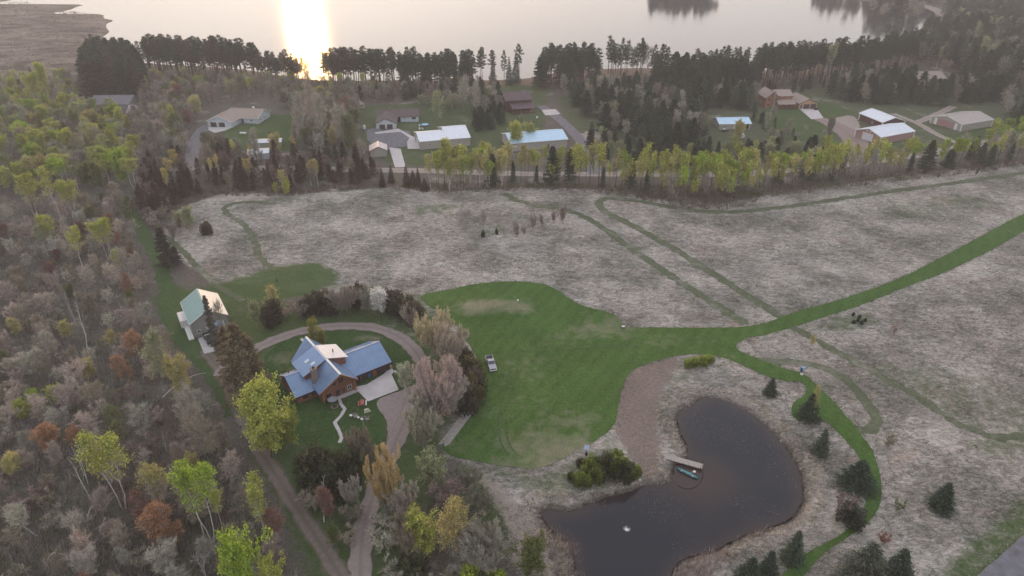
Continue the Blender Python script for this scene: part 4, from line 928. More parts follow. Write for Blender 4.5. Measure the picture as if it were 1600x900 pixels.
boxes('chimney', h, [(1.2, 2.4, 2.9, 4.0, 0, 9.4)], STONE); window(h, 'y0', 4.0, -1.4, 1, 1.3, 1.4, LOG_O); window(h, 'y0', 4.0, 3.1, 1, 1.1, 1.4, LOG_O); window(h, 'y0', 4.0, 3.0, 3.9, 1.1, 1.2, LOG_O); window(h, 'y0', 4.0, -1.3, 3.9, 1.1, 1.2, LOG_O)
for a in (5.8, 10.0): window(h, 'y0', 5.0, a, 4.95, 1.5, .9, TRIM_W); window(h, 'y0', 5.0, a, 1.2, 1.5, 1.2, TRIM_W)
for a in (6, 10, 13.5): window(h, 'x0', -2.4, a, 1.2, 1.3, 1.3, TRIM_W)
# barns on the right
h = simple_house('red_barn', 'faded red barn with pale blue-white roof, white corner trim and white overhead door', 'barn', 178.6, 324.2, 26)
gable(h, 0, 24, 0, 14.5, 3.6, 5.8, SIDING_R, WHITE_R, 'x', .35, .35, fascia=TRIM_W); corner_trims(h, 0, 24, 0, 14.5, 3.5, TRIM_W)
garage_door(h, 'x0', 0, 4.6, 5.6, 3.4, DOOR_W, fm=TRIM_W); door(h, 'x0', 0, 2.0, 1.1, 2.1, DOOR_W); boxes('gable_vent', h, [(-.12, .0, 5.9, 6.6, 4.4, 4.9)], TRIM_W); boxes('gable_vent', h, [(-.12, .0, 7.9, 8.6, 4.4, 4.9)], TRIM_W)
h = simple_house('open_barn', 'dark walled barn with bright white roof just behind the faded red barn', 'barn', 191.9, 350.6, 11)
gable(h, 0, 13, 0, 18.5, 3.5, 5.6, SIDING_DR, WHITE_R, 'y', .5, .5, fascia=TRIM_W); corner_trims(h, 0, 13, 0, 18.5, 3.4, TRIM_W); window(h, 'x0', 0, 7, .8, 1.2, 1.2); garage_door(h, 'y0', 0, 4, 4.5, 3, DARK)
h = simple_house('tan_barn', 'large tan barn with low tan roof and red doors at the drive end', 'barn', 230.8, 346.8, 24)
gable(h, 0, 24, 0, 17.2, 3.6, 5.7, SIDING_T, TAN_R, 'x', .35, .35, fascia=TRIM_W); corner_trims(h, 0, 24, 0, 17.2, 3.5, TRIM_W)
for a in (4.2, 8.7): boxes('sliding_door', h, [(-.1, .02, a, a + 4.4, .1, 3.5)], SIDING_R)
boxes('trim_strip', h, [(-.08, .02, 2.2, 3.6, .1, 3.4)], TRIM_W); boxes('trim_strip', h, [(-.08, .02, 13.8, 15.2, .1, 3.4)], TRIM_W)
h = simple_house('open_shed', 'small shed with pale blue roof and open right bay in a clearing among pines', 'shed', 107.3, 349.6, 3.5)
gable(h, 0, 16.6, 0, 11, 2.8, 4.6, SIDING_T, BLUE_R, 'x', .35, .35, fascia=TRIM_W); boxes('bay_shade_panel', h, [(10.0, 15.6, -.06, .02, 0, 2.6)], DARK); door(h, 'y0', 0, 7.6, 1.3, 2.1, DOOR_W); window(h, 'y0', 0, 3, 1, 1.1, .9)  # dark panel on the wall paints the shaded depth of the bay
# left side houses
h = simple_house('tan_roofed_house', 'pale house with tan roof and two grey garage doors behind a curved drive', 'house', -160.0, 355.6, -7)
gable(h, 0, 13.6, 0, 17, 3, 5.7, SIDING_W, SHING_T, 'y', .6, .5, fascia=TRIM_W); gable(h, 6, 24, 8.6, 23, 3, 5.9, SIDING_W, SHING_T, 'x', .6, .5, fascia=TRIM_W)
for a in (1.6, 6.2): garage_door(h, 'y0', 0, a, 3.4, 2.4, DOOR_B, fm=TRIM_W)
window(h, 'y0', 8.6, 19.5, 1, 1.3, 1.2); door(h, 'y0', 8.6, 14.6, 1.1, 2.1, DOOR_B)
for a in (11, 15, 19): window(h, 'x1', 24, a, 1, 1.2, 1.3)
for (px, py, n, lab) in ((399, 168, 1, ''),): boxes('chimney', h, [(18, 18.9, 16, 16.9, 5, 7)], TRIM_W)
h = simple_house('white_shed', 'long low white-roofed shed at the bottom of the left lawn', 'shed', -125.0, 319.2, 8)
gable(h, 0, 14, 0, 5, 2.6, 3.5, SIDING_T, WHITE_R, 'x', .3, .3); door(h, 'y0', 0, 3, 1, 2, DOOR_W)
h = simple_house('small_outbuilding', 'small white-roofed outbuilding half hidden behind yellow trees', 'shed', -120.0, 300.5, 12)
gable(h, 0, 9, 0, 7, 2.8, 3.9, SIDING_W, WHITE_R, 'x', .3, .3); window(h, 'y0', 0, 3, 1, 1, 1)
h = simple_house('grey_roofed_house', 'wide dark grey roofed house hidden deep in the bare woods', 'house', -240, 389, 2)
gable(h, 0, 22, 0, 17, 3.4, 6.4, SIDING_G, SHING_G, 'x', .6, .6); window(h, 'y0', 0, 5, 1, 2, 1.3); window(h, 'y0', 0, 13, 1, 2, 1.3); door(h, 'y0', 0, 10, 1, 2.1)
h = simple_house('rusty_roofed_shed', 'shed with streaky pinkish rusted roof in the bare woods', 'shed', -210, 372, 8)
gable(h, 0, 14, 0, 13, 3, 5.6, SIDING_G, RUST_R, 'x', .5, .5); garage_door(h, 'y0', 0, 5, 4, 2.6, DOOR_B)
boxes('roof_patch', h, [(-.2 + .05 + i * 1.25, .25 + i * 1.25, -.6, -.52, 2.6, 2.75) for i in range(11)], SHING_G)
x, y = P(1432, 132); h = simple_house('forest_house', 'tan roofed house partly hidden among tall pines on the right', 'house', x, y, 8)
gable(h, 0, 20, 0, 14, 3.2, 6.4, SIDING_T, SHING_T, 'x', .6, .6); gable(h, 3, 11, -5, 8, 3.0, 6.0, SIDING_T, SHING_T, 'y', .5, .5); window(h, 'y0', -5, 6, 1, 2, 1.4); window(h, 'y0', 0, 14, 1, 2, 1.4)
x, y = P(553, 170); h = simple_house('garden_pavilion', 'small open pavilion with brown roof at the edge of the lakeside trees', 'pavilion', x, y, 10)
hexa('roof', h, [(-.3, -.3, 2.6), (6, -.3, 2.6), (4.5, 2.2, 3.8), (1.2, 2.2, 3.8)], .12, SHING_T); hexa('roof', h, [(1.2, 2.2, 3.8), (4.5, 2.2, 3.8), (6, 4.8, 2.6), (-.3, 4.8, 2.6)], .12, SHING_T)
for (a, b) in ((0, 0), (5.6, 0), (0, 4.4), (5.6, 4.4)): boxes('post', h, [(a, a + .2, b, b + .2, 0, 2.6)], TRIM_W)
boxes('railing', h, [(0, 5.6, .05, .12, .9, 1.05), (0, 5.6, .05, .12, .4, .5)], TRIM_W)

# ================================================================== vehicles and small things
def pickup(name, label, x, y, ang, paint, bedm):
    t = thing(name, label, 'truck', (x, y, hz(x, y) + .08), ang)
    def prism(nm, par, prof, hw, mat, hw2=None, lab=None):   # side profile (x, z[, half width factor])
        n = len(prof); V = [(p[0], -hw * (p[2] if len(p) > 2 else 1), p[1]) for p in prof] + [(p[0], hw * (p[2] if len(p) > 2 else 1), p[1]) for p in prof]
        F = [tuple(range(n)), tuple(range(2 * n - 1, n - 1, -1))] + [(i, (i + 1) % n, (i + 1) % n + n, i + n) for i in range(n)]
        return poly(nm, par, V, F, mat, lab)
    prism('body', t, [(-.6, .45), (2.75, .45), (2.9, .6), (2.88, .95, .97), (2.75, 1.08, .93), (1.15, 1.2, .95), (-.6, 1.2, 1)], .98, paint)
    prism('cab', t, [(-.62, 1.2, 1), (1.2, 1.2, .98), (.55, 1.82, .84), (-.42, 1.84, .84)], .95, paint)
    boxes('bed', t, [(-2.85, -.6, -.98, -.86, .5, 1.25), (-2.85, -.6, .86, .98, .5, 1.25), (-2.92, -2.82, -.98, .98, .5, 1.22)], paint); boxes('bed_floor', t, [(-2.83, -.6, -.86, .86, .5, .72)], bedm)
    hexa('windscreen', t, [(1.16, -.82, 1.26), (1.16, .82, 1.26), (.6, .72, 1.82), (.6, -.72, 1.82)], -.02, GLASS); hexa('rear_window', t, [(-.62, .78, 1.28), (-.62, -.78, 1.28), (-.46, -.7, 1.76), (-.46, .7, 1.76)], -.02, GLASS)
    for s in (-1, 1):
        poly('side_window', t, [(-.48, s * .945, 1.26), (1.0, s * .93, 1.26), (.52, s * .83, 1.76), (-.38, s * .835, 1.76), (-.48, s * .9, 1.26), (1.0, s * .9, 1.26), (.52, s * .8, 1.76), (-.38, s * .8, 1.76)], [(0, 1, 2, 3), (7, 6, 5, 4), (0, 4, 5, 1), (1, 5, 6, 2), (2, 6, 7, 3), (3, 7, 4, 0)], GLASS)
        boxes('headlight', t, [(2.84, 2.93, s * .93 - .18 if s > 0 else -.93, s * .93 if s > 0 else -.75, .78, .95)], TRIM_W); boxes('mirror', t, [(.85, .98, s * 1.0 if s > 0 else -1.2, 1.2 if s > 0 else -1.0, 1.25, 1.45)], DARK)
        for xx in (1.85, -1.75):
            g = Geo(); n = 14; an = np.arange(n) * 6.283 / n; V = [(xx + .39 * math.cos(a), s * .98 + d, .39 + .39 * math.sin(a)) for d in (-.14, .06) for a in an]
            w = poly('wheel', t, V, [tuple(range(n)), tuple(range(2 * n - 1, n - 1, -1))] + [(i, (i + 1) % n, (i + 1) % n + n, i + n) for i in range(n)], DARK)
            V = [(xx + .22 * math.cos(a), s * .98 + d, .39 + .22 * math.sin(a)) for d in (-.16, .08) for a in an]
            poly('rim', w, V, [tuple(range(n)), tuple(range(2 * n - 1, n - 1, -1))] + [(i, (i + 1) % n, (i + 1) % n + n, i + n) for i in range(n)], TRIM_W)
    boxes('bumper', t, [(2.86, 3.02, -.9, .9, .45, .68)], TRIM_W); boxes('bumper', t, [(-3.04, -2.9, -.9, .9, .5, .68)], DARK); boxes('grille', t, [(2.86, 2.94, -.6, .6, .74, .98)], DARK)
    return t
SILVER = plain('silver_paint', (0.36, 0.36, 0.385), 0.3, 0.03, 1.0, metal=0.5); BLACKP = plain('black_paint', (0.02, 0.02, 0.024), 0.25, 0.05, 1.0, spec=.6)
a = P(763.7, 560.5); b = P(770.5, 578.5); pickup('pickup_truck', 'silver pickup truck parked on the mown lawn by the hedge', (a[0] + b[0]) / 2, (a[1] + b[1]) / 2, math.atan2(b[1] - a[1], b[0] - a[0]), SILVER, plain('bed_liner', (.09, .085, .085), .9))
a = P(322.5, 526); b = P(331, 541); pickup('pickup_truck', 'black pickup truck parked on the slab before the grey barn', (a[0] + b[0]) / 2 + .3, (a[1] + b[1]) / 2, math.atan2(b[1] - a[1], b[0] - a[0]) , BLACKP, TRIM_W)

def lathe(name, parent, prof, mat, n=14, cx=0, cy=0, label=None):
    V = [(cx + r * math.cos(a), cy + r * math.sin(a), z) for r, z in prof for a in [i * 6.28318 / n for i in range(n)]]
    F = [(k * n + i, k * n + (i + 1) % n, (k + 1) * n + (i + 1) % n, (k + 1) * n + i) for k in range(len(prof) - 1) for i in range(n)] + [tuple(range(n))[::-1], tuple(range((len(prof) - 1) * n, len(prof) * n))]
    return poly(name, parent, V, F, mat, label)
def at(u, v, dz=0.0): x, y = P(u, v); return (x, y, hz(x, y) + dz)
# dock and canoe
DECK = plain('weathered_boards', (0.36, 0.33, 0.30), .85, .25, 3.0); TEAL = plain('teal_hull', (0.03, 0.21, 0.25), .35, .08, 2.0); TEAL_L = plain('pale_teal_hull', (.13, .38, .40), .4, .1, 2.0)
p0 = P(1041, 714, -.2); p1 = P(1098, 730, -.2); dk = thing('dock', 'grey plank dock reaching into the pond above the teal canoe', 'dock', (p0[0], p0[1], -.35), math.atan2(p1[1] - p0[1], p1[0] - p0[0])); Ld = math.hypot(p1[0] - p0[0], p1[1] - p0[1])
boxes('deck', dk, [(i * .25, i * .25 + .235, -.75 + .02 * math.sin(i * 5), .75 + .02 * math.cos(i * 3), .30 + .012 * math.sin(i * 2.7), .36 + .012 * math.sin(i * 2.7)) for i in range(int(Ld / .25))], DECK)
boxes('beam', dk, [(0, Ld, -.7, -.58, .12, .30)], DECK); boxes('beam', dk, [(0, Ld, .58, .7, .12, .30)], DECK)
for xx, yy, zz in ((Ld - .3, .82, 1.2), (Ld - .3, -.82, .7), (Ld * .5, .82, .45), (Ld * .5, -.82, .45), (Ld - .15, 0, .5)): boxes('post', dk, [(xx - .06, xx + .06, yy - .06, yy + .06, -1.6, zz)], DARK)
a = P(1058.5, 733, -.5); b = P(1089.5, 748, -.5); cn = thing('canoe', 'teal canoe floating below the dock in shallow water', 'canoe', ((a[0] + b[0]) / 2, (a[1] + b[1]) / 2, -.68), math.atan2(b[1] - a[1], b[0] - a[0]))
def hull(nm, par, Lh, W, D, th, mat):
    V = []; n = 17; m = 9
    for i in range(n):
        s = -1 + 2 * i / (n - 1); w = W * (1 - abs(s) ** 2.2) ** .8 + .012; sheer = D + .16 * s ** 4
        for j in range(m):
            q = -1 + 2 * j / (m - 1); V.append((s * Lh * (1 - .02 * (1 - q * q)), w * (q if abs(q) < 1 else q), max(th, sheer * abs(q) ** 2.6 + th)))
    F = [(i * m + j, (i + 1) * m + j, (i + 1) * m + j + 1, i * m + j + 1) for i in range(n - 1) for j in range(m - 1)]; return poly(nm, par, V, F, mat)
hull('hull', cn, 2.35, .46, .36, 0, TEAL); hull('liner', cn, 2.28, .43, .335, .03, TEAL_L)
for xx in (-1.3, 1.2): boxes('seat', cn, [(xx - .14, xx + .14, -.3, .3, .27, .30)], DECK)
boxes('thwart', cn, [(-.04, .04, -.43, .43, .32, .35)], DECK)
for s in (-1, 1): boxes('gunwale', cn, [(-1.9, 1.9, s * .44 - .02, s * .44 + .02, .36, .4)] , TEAL_L) if False else None
fl = thing('float', 'small white float on short poles between canoe and dock end', 'float', (P(1085, 737, -.5)[0], P(1085, 737, -.5)[1], -.62), R(20)); lathe('buoy', fl, [(.05, 0), (.28, .05), (.3, .2), (.1, .3)], TRIM_W, 10)
for s in (-.12, .12): boxes('pole', fl, [(-1.1, -.2, s - .025, s + .025, .08, .13)], DECK)
g = Geo(); pts = [(P(u, v, -.6)[0], P(u, v, -.6)[1], -.58) for u, v in chaikin([(1098, 733), (1099, 742), (1096, 752), (1088, 761), (1076, 765), (1064, 762), (1058, 758)], 2, False)]; g.tube(pts, [.07] * len(pts), 0, 5)
tag(link('floating_rope', g.mesh('floating_rope', [DARK])), 'thin dark floating rope curving round the canoe shallows', 'rope')
g = thing('pond_fountain', 'small white bubbling fountain in the open pond', 'fountain', (P(979, 828, -.6)[0], P(979, 828, -.6)[1], -.6)); lathe('float_ring', g, [(.12, 0), (.3, .02), (.3, .1), (.1, .14)], TRIM_W, 10)
rg = np.random.default_rng(5); gg = Geo(); k = 60; aa = rg.uniform(0, 6.28, k); o = np.column_stack([np.cos(aa) * .3, np.sin(aa) * .3, np.full(k, .02)]); gg.tris(slivers(rg, o, np.column_stack([np.cos(aa), np.sin(aa), rg.uniform(.2, .9, k)]) * .5, .05), np.ones(k)); sp = link('spray', gg.mesh('spray', [TRIM_W]), g)
# picnic table
pt = thing('picnic_table', 'red picnic table with one white bench on the front lawn', 'table', at(566.5, 632.5, .1), R(100)); RED = plain('faded_red_paint', (.42, .13, .12), .7, .15, 3.0)
for i in range(5): boxes('tabletop_board', pt, [(-.95, .95, -.4 + i * .162, -.4 + i * .162 + .15, .72, .76)], RED)
boxes('bench', pt, [(-.95, .95, .72, .98, .42, .46)], RED); boxes('bench', pt, [(-.95, .95, -.98, -.72, .42, .46)], TRIM_W, 'white bench')
for xx in (-.65, .65): boxes('leg', pt, [(xx - .04, xx + .04, -.95, .95, .34, .42), (xx - .04, xx + .04, -.35, .35, .62, .72), (xx - .05, xx + .05, -.75, -.65, 0, .4), (xx - .05, xx + .05, .65, .75, 0, .4), (xx - .05, xx + .05, -.3, -.2, .4, .64), (xx - .05, xx + .05, .2, .3, .4, .64)], RED)
# seats round the fire place
for (u, v, r, lab) in ((548.5, 651.5, .36, 'leftmost white round garden stool on the front lawn'), (560, 654.5, .30, 'middle white round garden stool beside the grey chair'), (565.5, 656.8, .32, 'rightmost white round garden stool beside the fire pit')):
    t = thing('garden_stool', lab, 'stool', at(u, v, .1), 0, 'white stools on the front lawn'); lathe('seat', t, [(r, .36), (r * 1.05, .4), (r, .45)], TRIM_W, 12); lathe('base', t, [(r * .6, 0), (r * .55, .36)], DECK, 10)
def garden_chair(u, v, rz, lab):
    t = thing('garden_chair', lab, 'chair', at(u, v, .1), R(rz), 'grey chairs round the fire pit'); boxes('seat', t, [(-.35, .35, -.35, .35, .36, .42)], DECK)
    boxes('backrest', t, [(-.35 + i * .18, -.2 + i * .18, .33, .38, .4, 1.05) for i in range(4)], DECK)
    for s in (-1, 1):
        boxes('armrest', t, [(s * .4 - .07, s * .4 + .07, -.35, .35, .6, .64)], DECK)
        for yy in (-.33, .33): boxes('leg', t, [(s * .36 - .04, s * .36 + .04, yy - .04, yy + .04, 0, .6)], DECK)
garden_chair(556, 652.5, 30, 'grey garden chair between two white stools'); garden_chair(574.5, 657, -60, 'grey garden chair at the right of the fire pit')
t = thing('covered_grill', 'pale cream covered grill below the picnic table', 'grill', at(573.5, 643.5, .1), R(20)); poly('cover', t, [(-.75, -.4, 0), (.9, -.25, 0), (.75, .45, 0), (-.65, .45, 0), (-.5, -.25, .75), (.35, -.15, .8), (.3, .25, .8), (-.45, .3, .7)], BF, plain('cream_cover', (.62, .60, .47), .8, .1)); boxes('foot', t, [(-.5, -.4, -.2, .2, -.05, .1)], DARK)
fp = thing('fire_pit', 'small ring of stones between the chairs and stools', 'fire pit', at(567.5, 653.5, .1)); rk = random.Random(3)
STN = None
def stone_mesh(r):
    bm = bmesh.new(); bmesh.ops.create_icosphere(bm, subdivisions=1, radius=r)
    for v_ in bm.verts: v_.co = v_.co * rk.uniform(.8, 1.2); v_.co.z *= .7
    me = bpy.data.meshes.new('stone'); bm.to_mesh(me); bm.free(); me.materials.append(STONE); return me
STN = stone_mesh(.2)
def stone_ring(root, r, n):
    for i in range(n):
        o = link('stone', STN, root, (r * math.cos(i * 6.283 / n), r * math.sin(i * 6.283 / n), .08)); o.rotation_euler = (0, 0, rk.uniform(0, 6)); o.scale = (rk.uniform(.8, 1.2),) * 3
stone_ring(fp, .55, 10); lathe('ash_bed', fp, [(.5, 0), (.45, .05)], DARK, 10)
t = thing('stone_ring', 'round stone planter ring under the grey umbrella by the porch', 'planter', at(523, 636.5, .1)); stone_ring(t, .75, 14); lathe('soil', t, [(.7, 0), (.65, .06)], plain('soil', (.06, .045, .035), .95), 12)
t = thing('patio_umbrella', 'round grey patio umbrella next to the stone walk', 'umbrella', at(521, 634.5, .1)); lathe('pole', t, [(.03, 0), (.03, 2.3)], DARK, 6); lathe('canopy', t, [(1.15, 1.75), (1.1, 1.85), (.6, 2.15), (.05, 2.35)], plain('grey_canvas', (.25, .25, .27), .9, .1), 12)
t = thing('wheeled_bin', 'bright blue wheeled bin between the garage doors', 'bin', at(576.8, 590.5, .2), A38); boxes('bin_body', t, [(-.32, .32, -.35, .35, .1, 1.05)], plain('blue_plastic', (.02, .14, .36), .4, .05)); boxes('lid', t, [(-.36, .36, -.4, .38, 1.05, 1.14)], plain('dark_blue_lid', (.02, .10, .26), .4, .05)); boxes('wheel', t, [(-.36, -.3, .25, .4, 0, .2)], DARK); boxes('wheel', t, [(.3, .36, .25, .4, 0, .2)], DARK)
t = thing('black_bin', 'black wheeled bin at the left garage corner', 'bin', at(561, 598.5, .2), A38); boxes('bin_body', t, [(-.32, .32, -.35, .35, .1, 1.0)], DARK); boxes('lid', t, [(-.36, .36, -.4, .38, 1.0, 1.08)], BLACKP)
t = thing('door_mat', 'black mat outside the front door of the log house', 'mat', at(528, 613.8, .19), A38); boxes('mat', t, [(-.9, .9, -.5, .5, 0, .03)], DARK)
t = thing('well_cap', 'small round white well cap at the edge of the concrete pad', 'well cap', at(617.5, 581.5)); lathe('cap', t, [(.3, 0), (.32, .3), (.2, .45), (.05, .5)], TRIM_W, 10); lathe('rim', t, [(.36, 0), (.36, .06)], STONE, 10)
t = thing('log_pile', 'pile of split firewood against the right end of the garage', 'firewood', at(606.5, 576.5, .1), A38)
LOGM = None
for i in range(14):
    g = Geo(); rr = .12; q = i % 5; z = .13 + .23 * (i // 5); g.tube([(-.9, 0, 0), (.9, 0, 0)], [rr, rr], 0, 7)
    if LOGM is None: LOGM = g.mesh('split_log', [plain('cut_wood', (.42, .33, .25), .9, .3, 5)])
    link('split_log', LOGM, t, (0, (q - 2) * .25 + .12 * ((i // 5) % 2), z))
# long weathered board stack beside the lawn
a = P(691, 697); b = P(734, 641); Lb = math.hypot(b[0] - a[0], b[1] - a[1]); t = thing('board_stack', 'long low stack of weathered grey boards at the lawn edge below the hedge', 'boards', (a[0], a[1], hz(*a) + .1), math.atan2(b[1] - a[1], b[0] - a[0]))
for i in range(9): boxes('board', t, [(rk.uniform(0, 1.5), Lb - rk.uniform(0, 2.5), -1.1 + i * .24, -.9 + i * .24, .05 + .04 * rk.random(), .16 + .05 * rk.random())], DECK)
for i in range(6): boxes('crossbar', t, [(Lb * (i + .5) / 6 - .07, Lb * (i + .5) / 6 + .07, -1.15, 1.1, 0, .06)], DECK)
# posts
t = thing('nest_box_post', 'blue box on a short post with a white foot where the mown path narrows', 'nest box', at(1252.5, 586), R(20)); boxes('post', t, [(-.09, .09, -.09, .09, 0, 1.7)], plain('purple_grey_post', (.2, .17, .2), .8)); boxes('box', t, [(-.32, .32, -.28, .28, 1.3, 2.2)], plain('light_blue_paint', (.18, .42, .62), .5, .05))
boxes('box_front', t, [(-.5, -.32, -.25, .25, 1.0, 2.0)], plain('navy_paint', (.03, .06, .12), .5)); lathe('foot', t, [(.38, 0), (.35, .35), (.1, .4)], TRIM_W, 8)
t = thing('solar_panel', 'small solar panel on a pole beside the yellow-green bushes', 'solar panel', at(916, 713), R(-20)); boxes('pole', t, [(-.06, .06, -.06, .06, 0, 2.3)], DARK); hexa('panel', t, [(-.55, -.45, 2.1), (.55, -.45, 2.1), (.55, .4, 2.75), (-.55, .4, 2.75)], .06, plain('panel_glass', (.36, .40, .48), .2, .05)); boxes('battery_box', t, [(-.25, .25, -.2, .2, .3, .9)], DARK)
t = thing('white_marker', 'small white marker box on the bare mound in the lawn', 'marker', at(809, 473)); boxes('box', t, [(-.25, .25, -.2, .2, 0, .35)], TRIM_W); boxes('lid', t, [(-.28, .28, -.23, .23, .35, .4)], TRIM_W)
t = thing('utility_box', 'small white-topped utility box at the lawn corner by the field', 'utility box', at(973.5, 512)); boxes('base', t, [(-.5, .5, -.3, .3, 0, .35)], DARK); boxes('top', t, [(-.35, .45, -.25, .25, .35, .6)], TRIM_W)
t = thing('marker_rock', 'pale rock on the mown path edge by the field corner', 'rock', at(1197, 506)); link('rock', STN, t, (0, 0, .1)).scale = (1.6, 1.2, 1)
t = thing('white_rock', 'white rock at the water edge below the yellow-green bushes', 'rock', at(1000, 749)); o = link('rock', STN.copy(), t, (0, 0, .15)); o.scale = (1.5, 1.2, 1.3); o.data.materials.clear(); o.data.materials.append(TRIM_W)
t = thing('yard_post', 'short dark post standing in the grassy strip beyond the barn', 'post', at(433, 440)); boxes('post', t, [(-.08, .08, -.08, .08, 0, 1.4)], DARK); boxes('cap', t, [(-.12, .12, -.12, .12, 1.4, 1.46)], DARK)
# things round the far houses
def capsule(name, lab, u, v, L_, r, mat, rz):
    t = thing(name, lab, 'tank', at(u, v), R(rz)); g = Geo(); g.tube([(-L_ / 2 - r * .6, 0, r + .35), (-L_ / 2, 0, r + .35), (L_ / 2, 0, r + .35), (L_ / 2 + r * .6, 0, r + .35)], [r * .45, r, r, r * .45], 0, 10); link('tank_shell', g.mesh('tank_shell', [mat]), t)
    for s in (-1, 1): boxes('foot', t, [(s * L_ * .3 - .1, s * L_ * .3 + .1, -r * .7, r * .7, 0, .5)], CONC_M)
capsule('propane_tank', 'white propane tank on the left lawn above the long white shed', 380, 209.5, 3.0, .55, TRIM_W, -5)
t = thing('white_tank', 'upright white tank on a blue base at the left edge of the asphalt court', 'tank', at(569.5, 204.5)); lathe('tank_shell', t, [(.6, .6), (.7, 1.2), (.65, 2.4), (.2, 2.8)], TRIM_W, 10); lathe('base', t, [(.7, 0), (.7, .6)], plain('blue_base', (.12, .2, .42), .6), 10)
t = thing('trampoline', 'round blue trampoline on the lawn behind the long white-roofed barn', 'trampoline', at(664, 197)); lathe('mat', t, [(1.6, .75), (1.6, .8)], plain('blue_mat', (.08, .34, .62), .5), 16); lathe('pad', t, [(1.62, .7), (1.95, .72), (1.95, .85), (1.62, .84)], plain('light_blue_pad', (.25, .5, .75), .5), 16)
for i in range(5): boxes('leg', t, [(1.75 * math.cos(i * 1.2566) - .04, 1.75 * math.cos(i * 1.2566) + .04, 1.75 * math.sin(i * 1.2566) - .04, 1.75 * math.sin(i * 1.2566) + .04, 0, .72)], DARK)
for k, (u, v, lab) in enumerate(((655.5, 198, 'pale garden chair left of the blue trampoline'), (656, 202.5, 'pale garden chair in front of the blue trampoline'), (660.5, 202, 'pale garden chair nearest the long barn'))):
    t = thing('lawn_chair', lab, 'chair', at(u, v), R(40 * k), 'pale lawn chairs near the trampoline'); boxes('seat', t, [(-.4, .4, -.4, .4, .35, .45)], TRIM_W); boxes('backrest', t, [(-.4, .4, .36, .42, .4, 1.1)], TRIM_W)
    for s in (-1, 1): boxes('leg', t, [(s * .34 - .04, s * .34 + .04, -.36, .36, 0, .36)], TRIM_W)
def boat(u, v, rz, lab, L_=2.6, m=None):
    t = thing('boat', lab, 'boat', at(u, v, .5), R(rz)); hull('hull', t, L_, .95, .8, 0, m or TRIM_W); boxes('console', t, [(-.5, .3, -.35, .35, .3, 1.1)], TRIM_W); boxes('trailer', t, [(-L_, L_ * 1.1, -.08, .08, -.2, 0), (-.6, -.4, -.9, .9, -.3, -.1)], DARK)
    for s in (-1, 1): boxes('wheel', t, [(-.75, -.25, s * .9 - .1, s * .9 + .1, -.5, 0)], DARK)
boat(1007, 147.5, -5, 'white boat on a trailer among the dark pines', 3.2); boat(1131, 206, 8, 'grey boat on a trailer left of the tarped camper', 2.4, DECK)
t = thing('tarped_trailer', 'trailer under a rumpled white tarp in front of the small blue roofed shed', 'trailer', at(1155.5, 215), R(8))
V = [(x_ * 2.3, y_ * 1.1, z_) for z_, s in ((0.1, 1), (1.5, .98), (2.0, .8)) for x_, y_ in ((-s, -s), (0, -s * 1.02), (s, -s), (s, s), (0, s * 1.02), (-s, s))]
poly('tarp', t, [(x_, y_, z_ + .15 * math.sin(i * 2.1) * (z_ > 1)) for i, (x_, y_, z_) in enumerate(V)], [(k * 6 + i, k * 6 + (i + 1) % 6, (k + 1) * 6 + (i + 1) % 6, (k + 1) * 6 + i) for k in range(2) for i in range(6)] + [tuple(range(12, 18))], plain('white_tarp', (.62, .62, .66), .5, .15, 1.2)); boxes('wheel', t, [(-.3, .3, -1.1, -1.0, 0, .6)], DARK); boxes('wheel', t, [(-.3, .3, 1.0, 1.1, 0, .6)], DARK)
t = thing('parked_car', 'small dark car beside the brick garage doors', 'car', at(1274.5, 171.3), R(5)); poly('body', t, bvs(-.9, .9, -.9, .9, .3, .8), BF, BLACKP); poly('cabin', t, [(-.6, -.7, .8), (.6, -.7, .8), (.6, .7, .8), (-.6, .7, .8), (-.4, -.6, 1.3), (.4, -.6, 1.3), (.4, .6, 1.3), (-.4, .6, 1.3)], BF, GLASS)
for xx in (-.6, .6):
    for yy in (-.9, .8): boxes('wheel', t, [(xx - .25, xx + .25, yy, yy + .1, 0, .5)], DARK)
t = thing('white_bench', 'small white swing seat on the lawn before the maroon house', 'bench', at(839.5, 184.5), R(60)); boxes('seat', t, [(-.8, .8, -.3, .3, .4, .5)], TRIM_W); boxes('backrest', t, [(-.8, .8, .3, .36, .5, 1.1)], TRIM_W); boxes('leg', t, [(-.75, -.65, -.3, .3, 0, .4), (.65, .75, -.3, .3, 0, .4)], TRIM_W)

# ================================================================== planting
YG = ('yellow-green', (.40, .42, .10)); YEL = ('pale yellow', (.46, .41, .16)); LIME = ('bright lime green', (.30, .39, .055)); PALEG = ('soft grey-green', (.32, .34, .19)); ORG = ('orange', (.42, .23, .125)); RUST = ('rust red', (.26, .13, .095))
GOLD = ('golden', (.46, .38, .14)); OLV = ('olive', (.15, .17, .06))
TG = ('grey', (.34, .315, .255)); TP = ('pinkish grey', (.37, .30, .25)); TB = ('brown', (.26, .22, .165)); TR = ('reddish brown', (.24, .175, .155)); TO = ('olive brown', (.25, .235, .175)); TPALE = ('pale', (.42, .38, .33))
PD = ('dark green', (.056, .076, .050)); PE = ('deep green', (.040, .056, .039)); PB = ('brownish dark', (.088, .074, .050)); PG = ('grey-green', (.078, .098, .064)); PR = ('dark reddish brown', (.095, .060, .048))
JY = ('yellow-green', (.13, .16, .03)); JD = ('dark olive', (.060, .062, .032))
WORD = {'red_pine': 'bare-trunked pine', 'evergreen': 'dense evergreen', 'spruce': 'conical spruce', 'juniper': 'juniper bush', 'bare': 'leafless tree', 'budding': 'tree in early bud', 'aspen': 'slender aspen', 'leafy': 'round leafy tree', 'clump': 'many-stemmed willow', 'shrub': 'leafless shrub', 'dead': 'dead tree'}
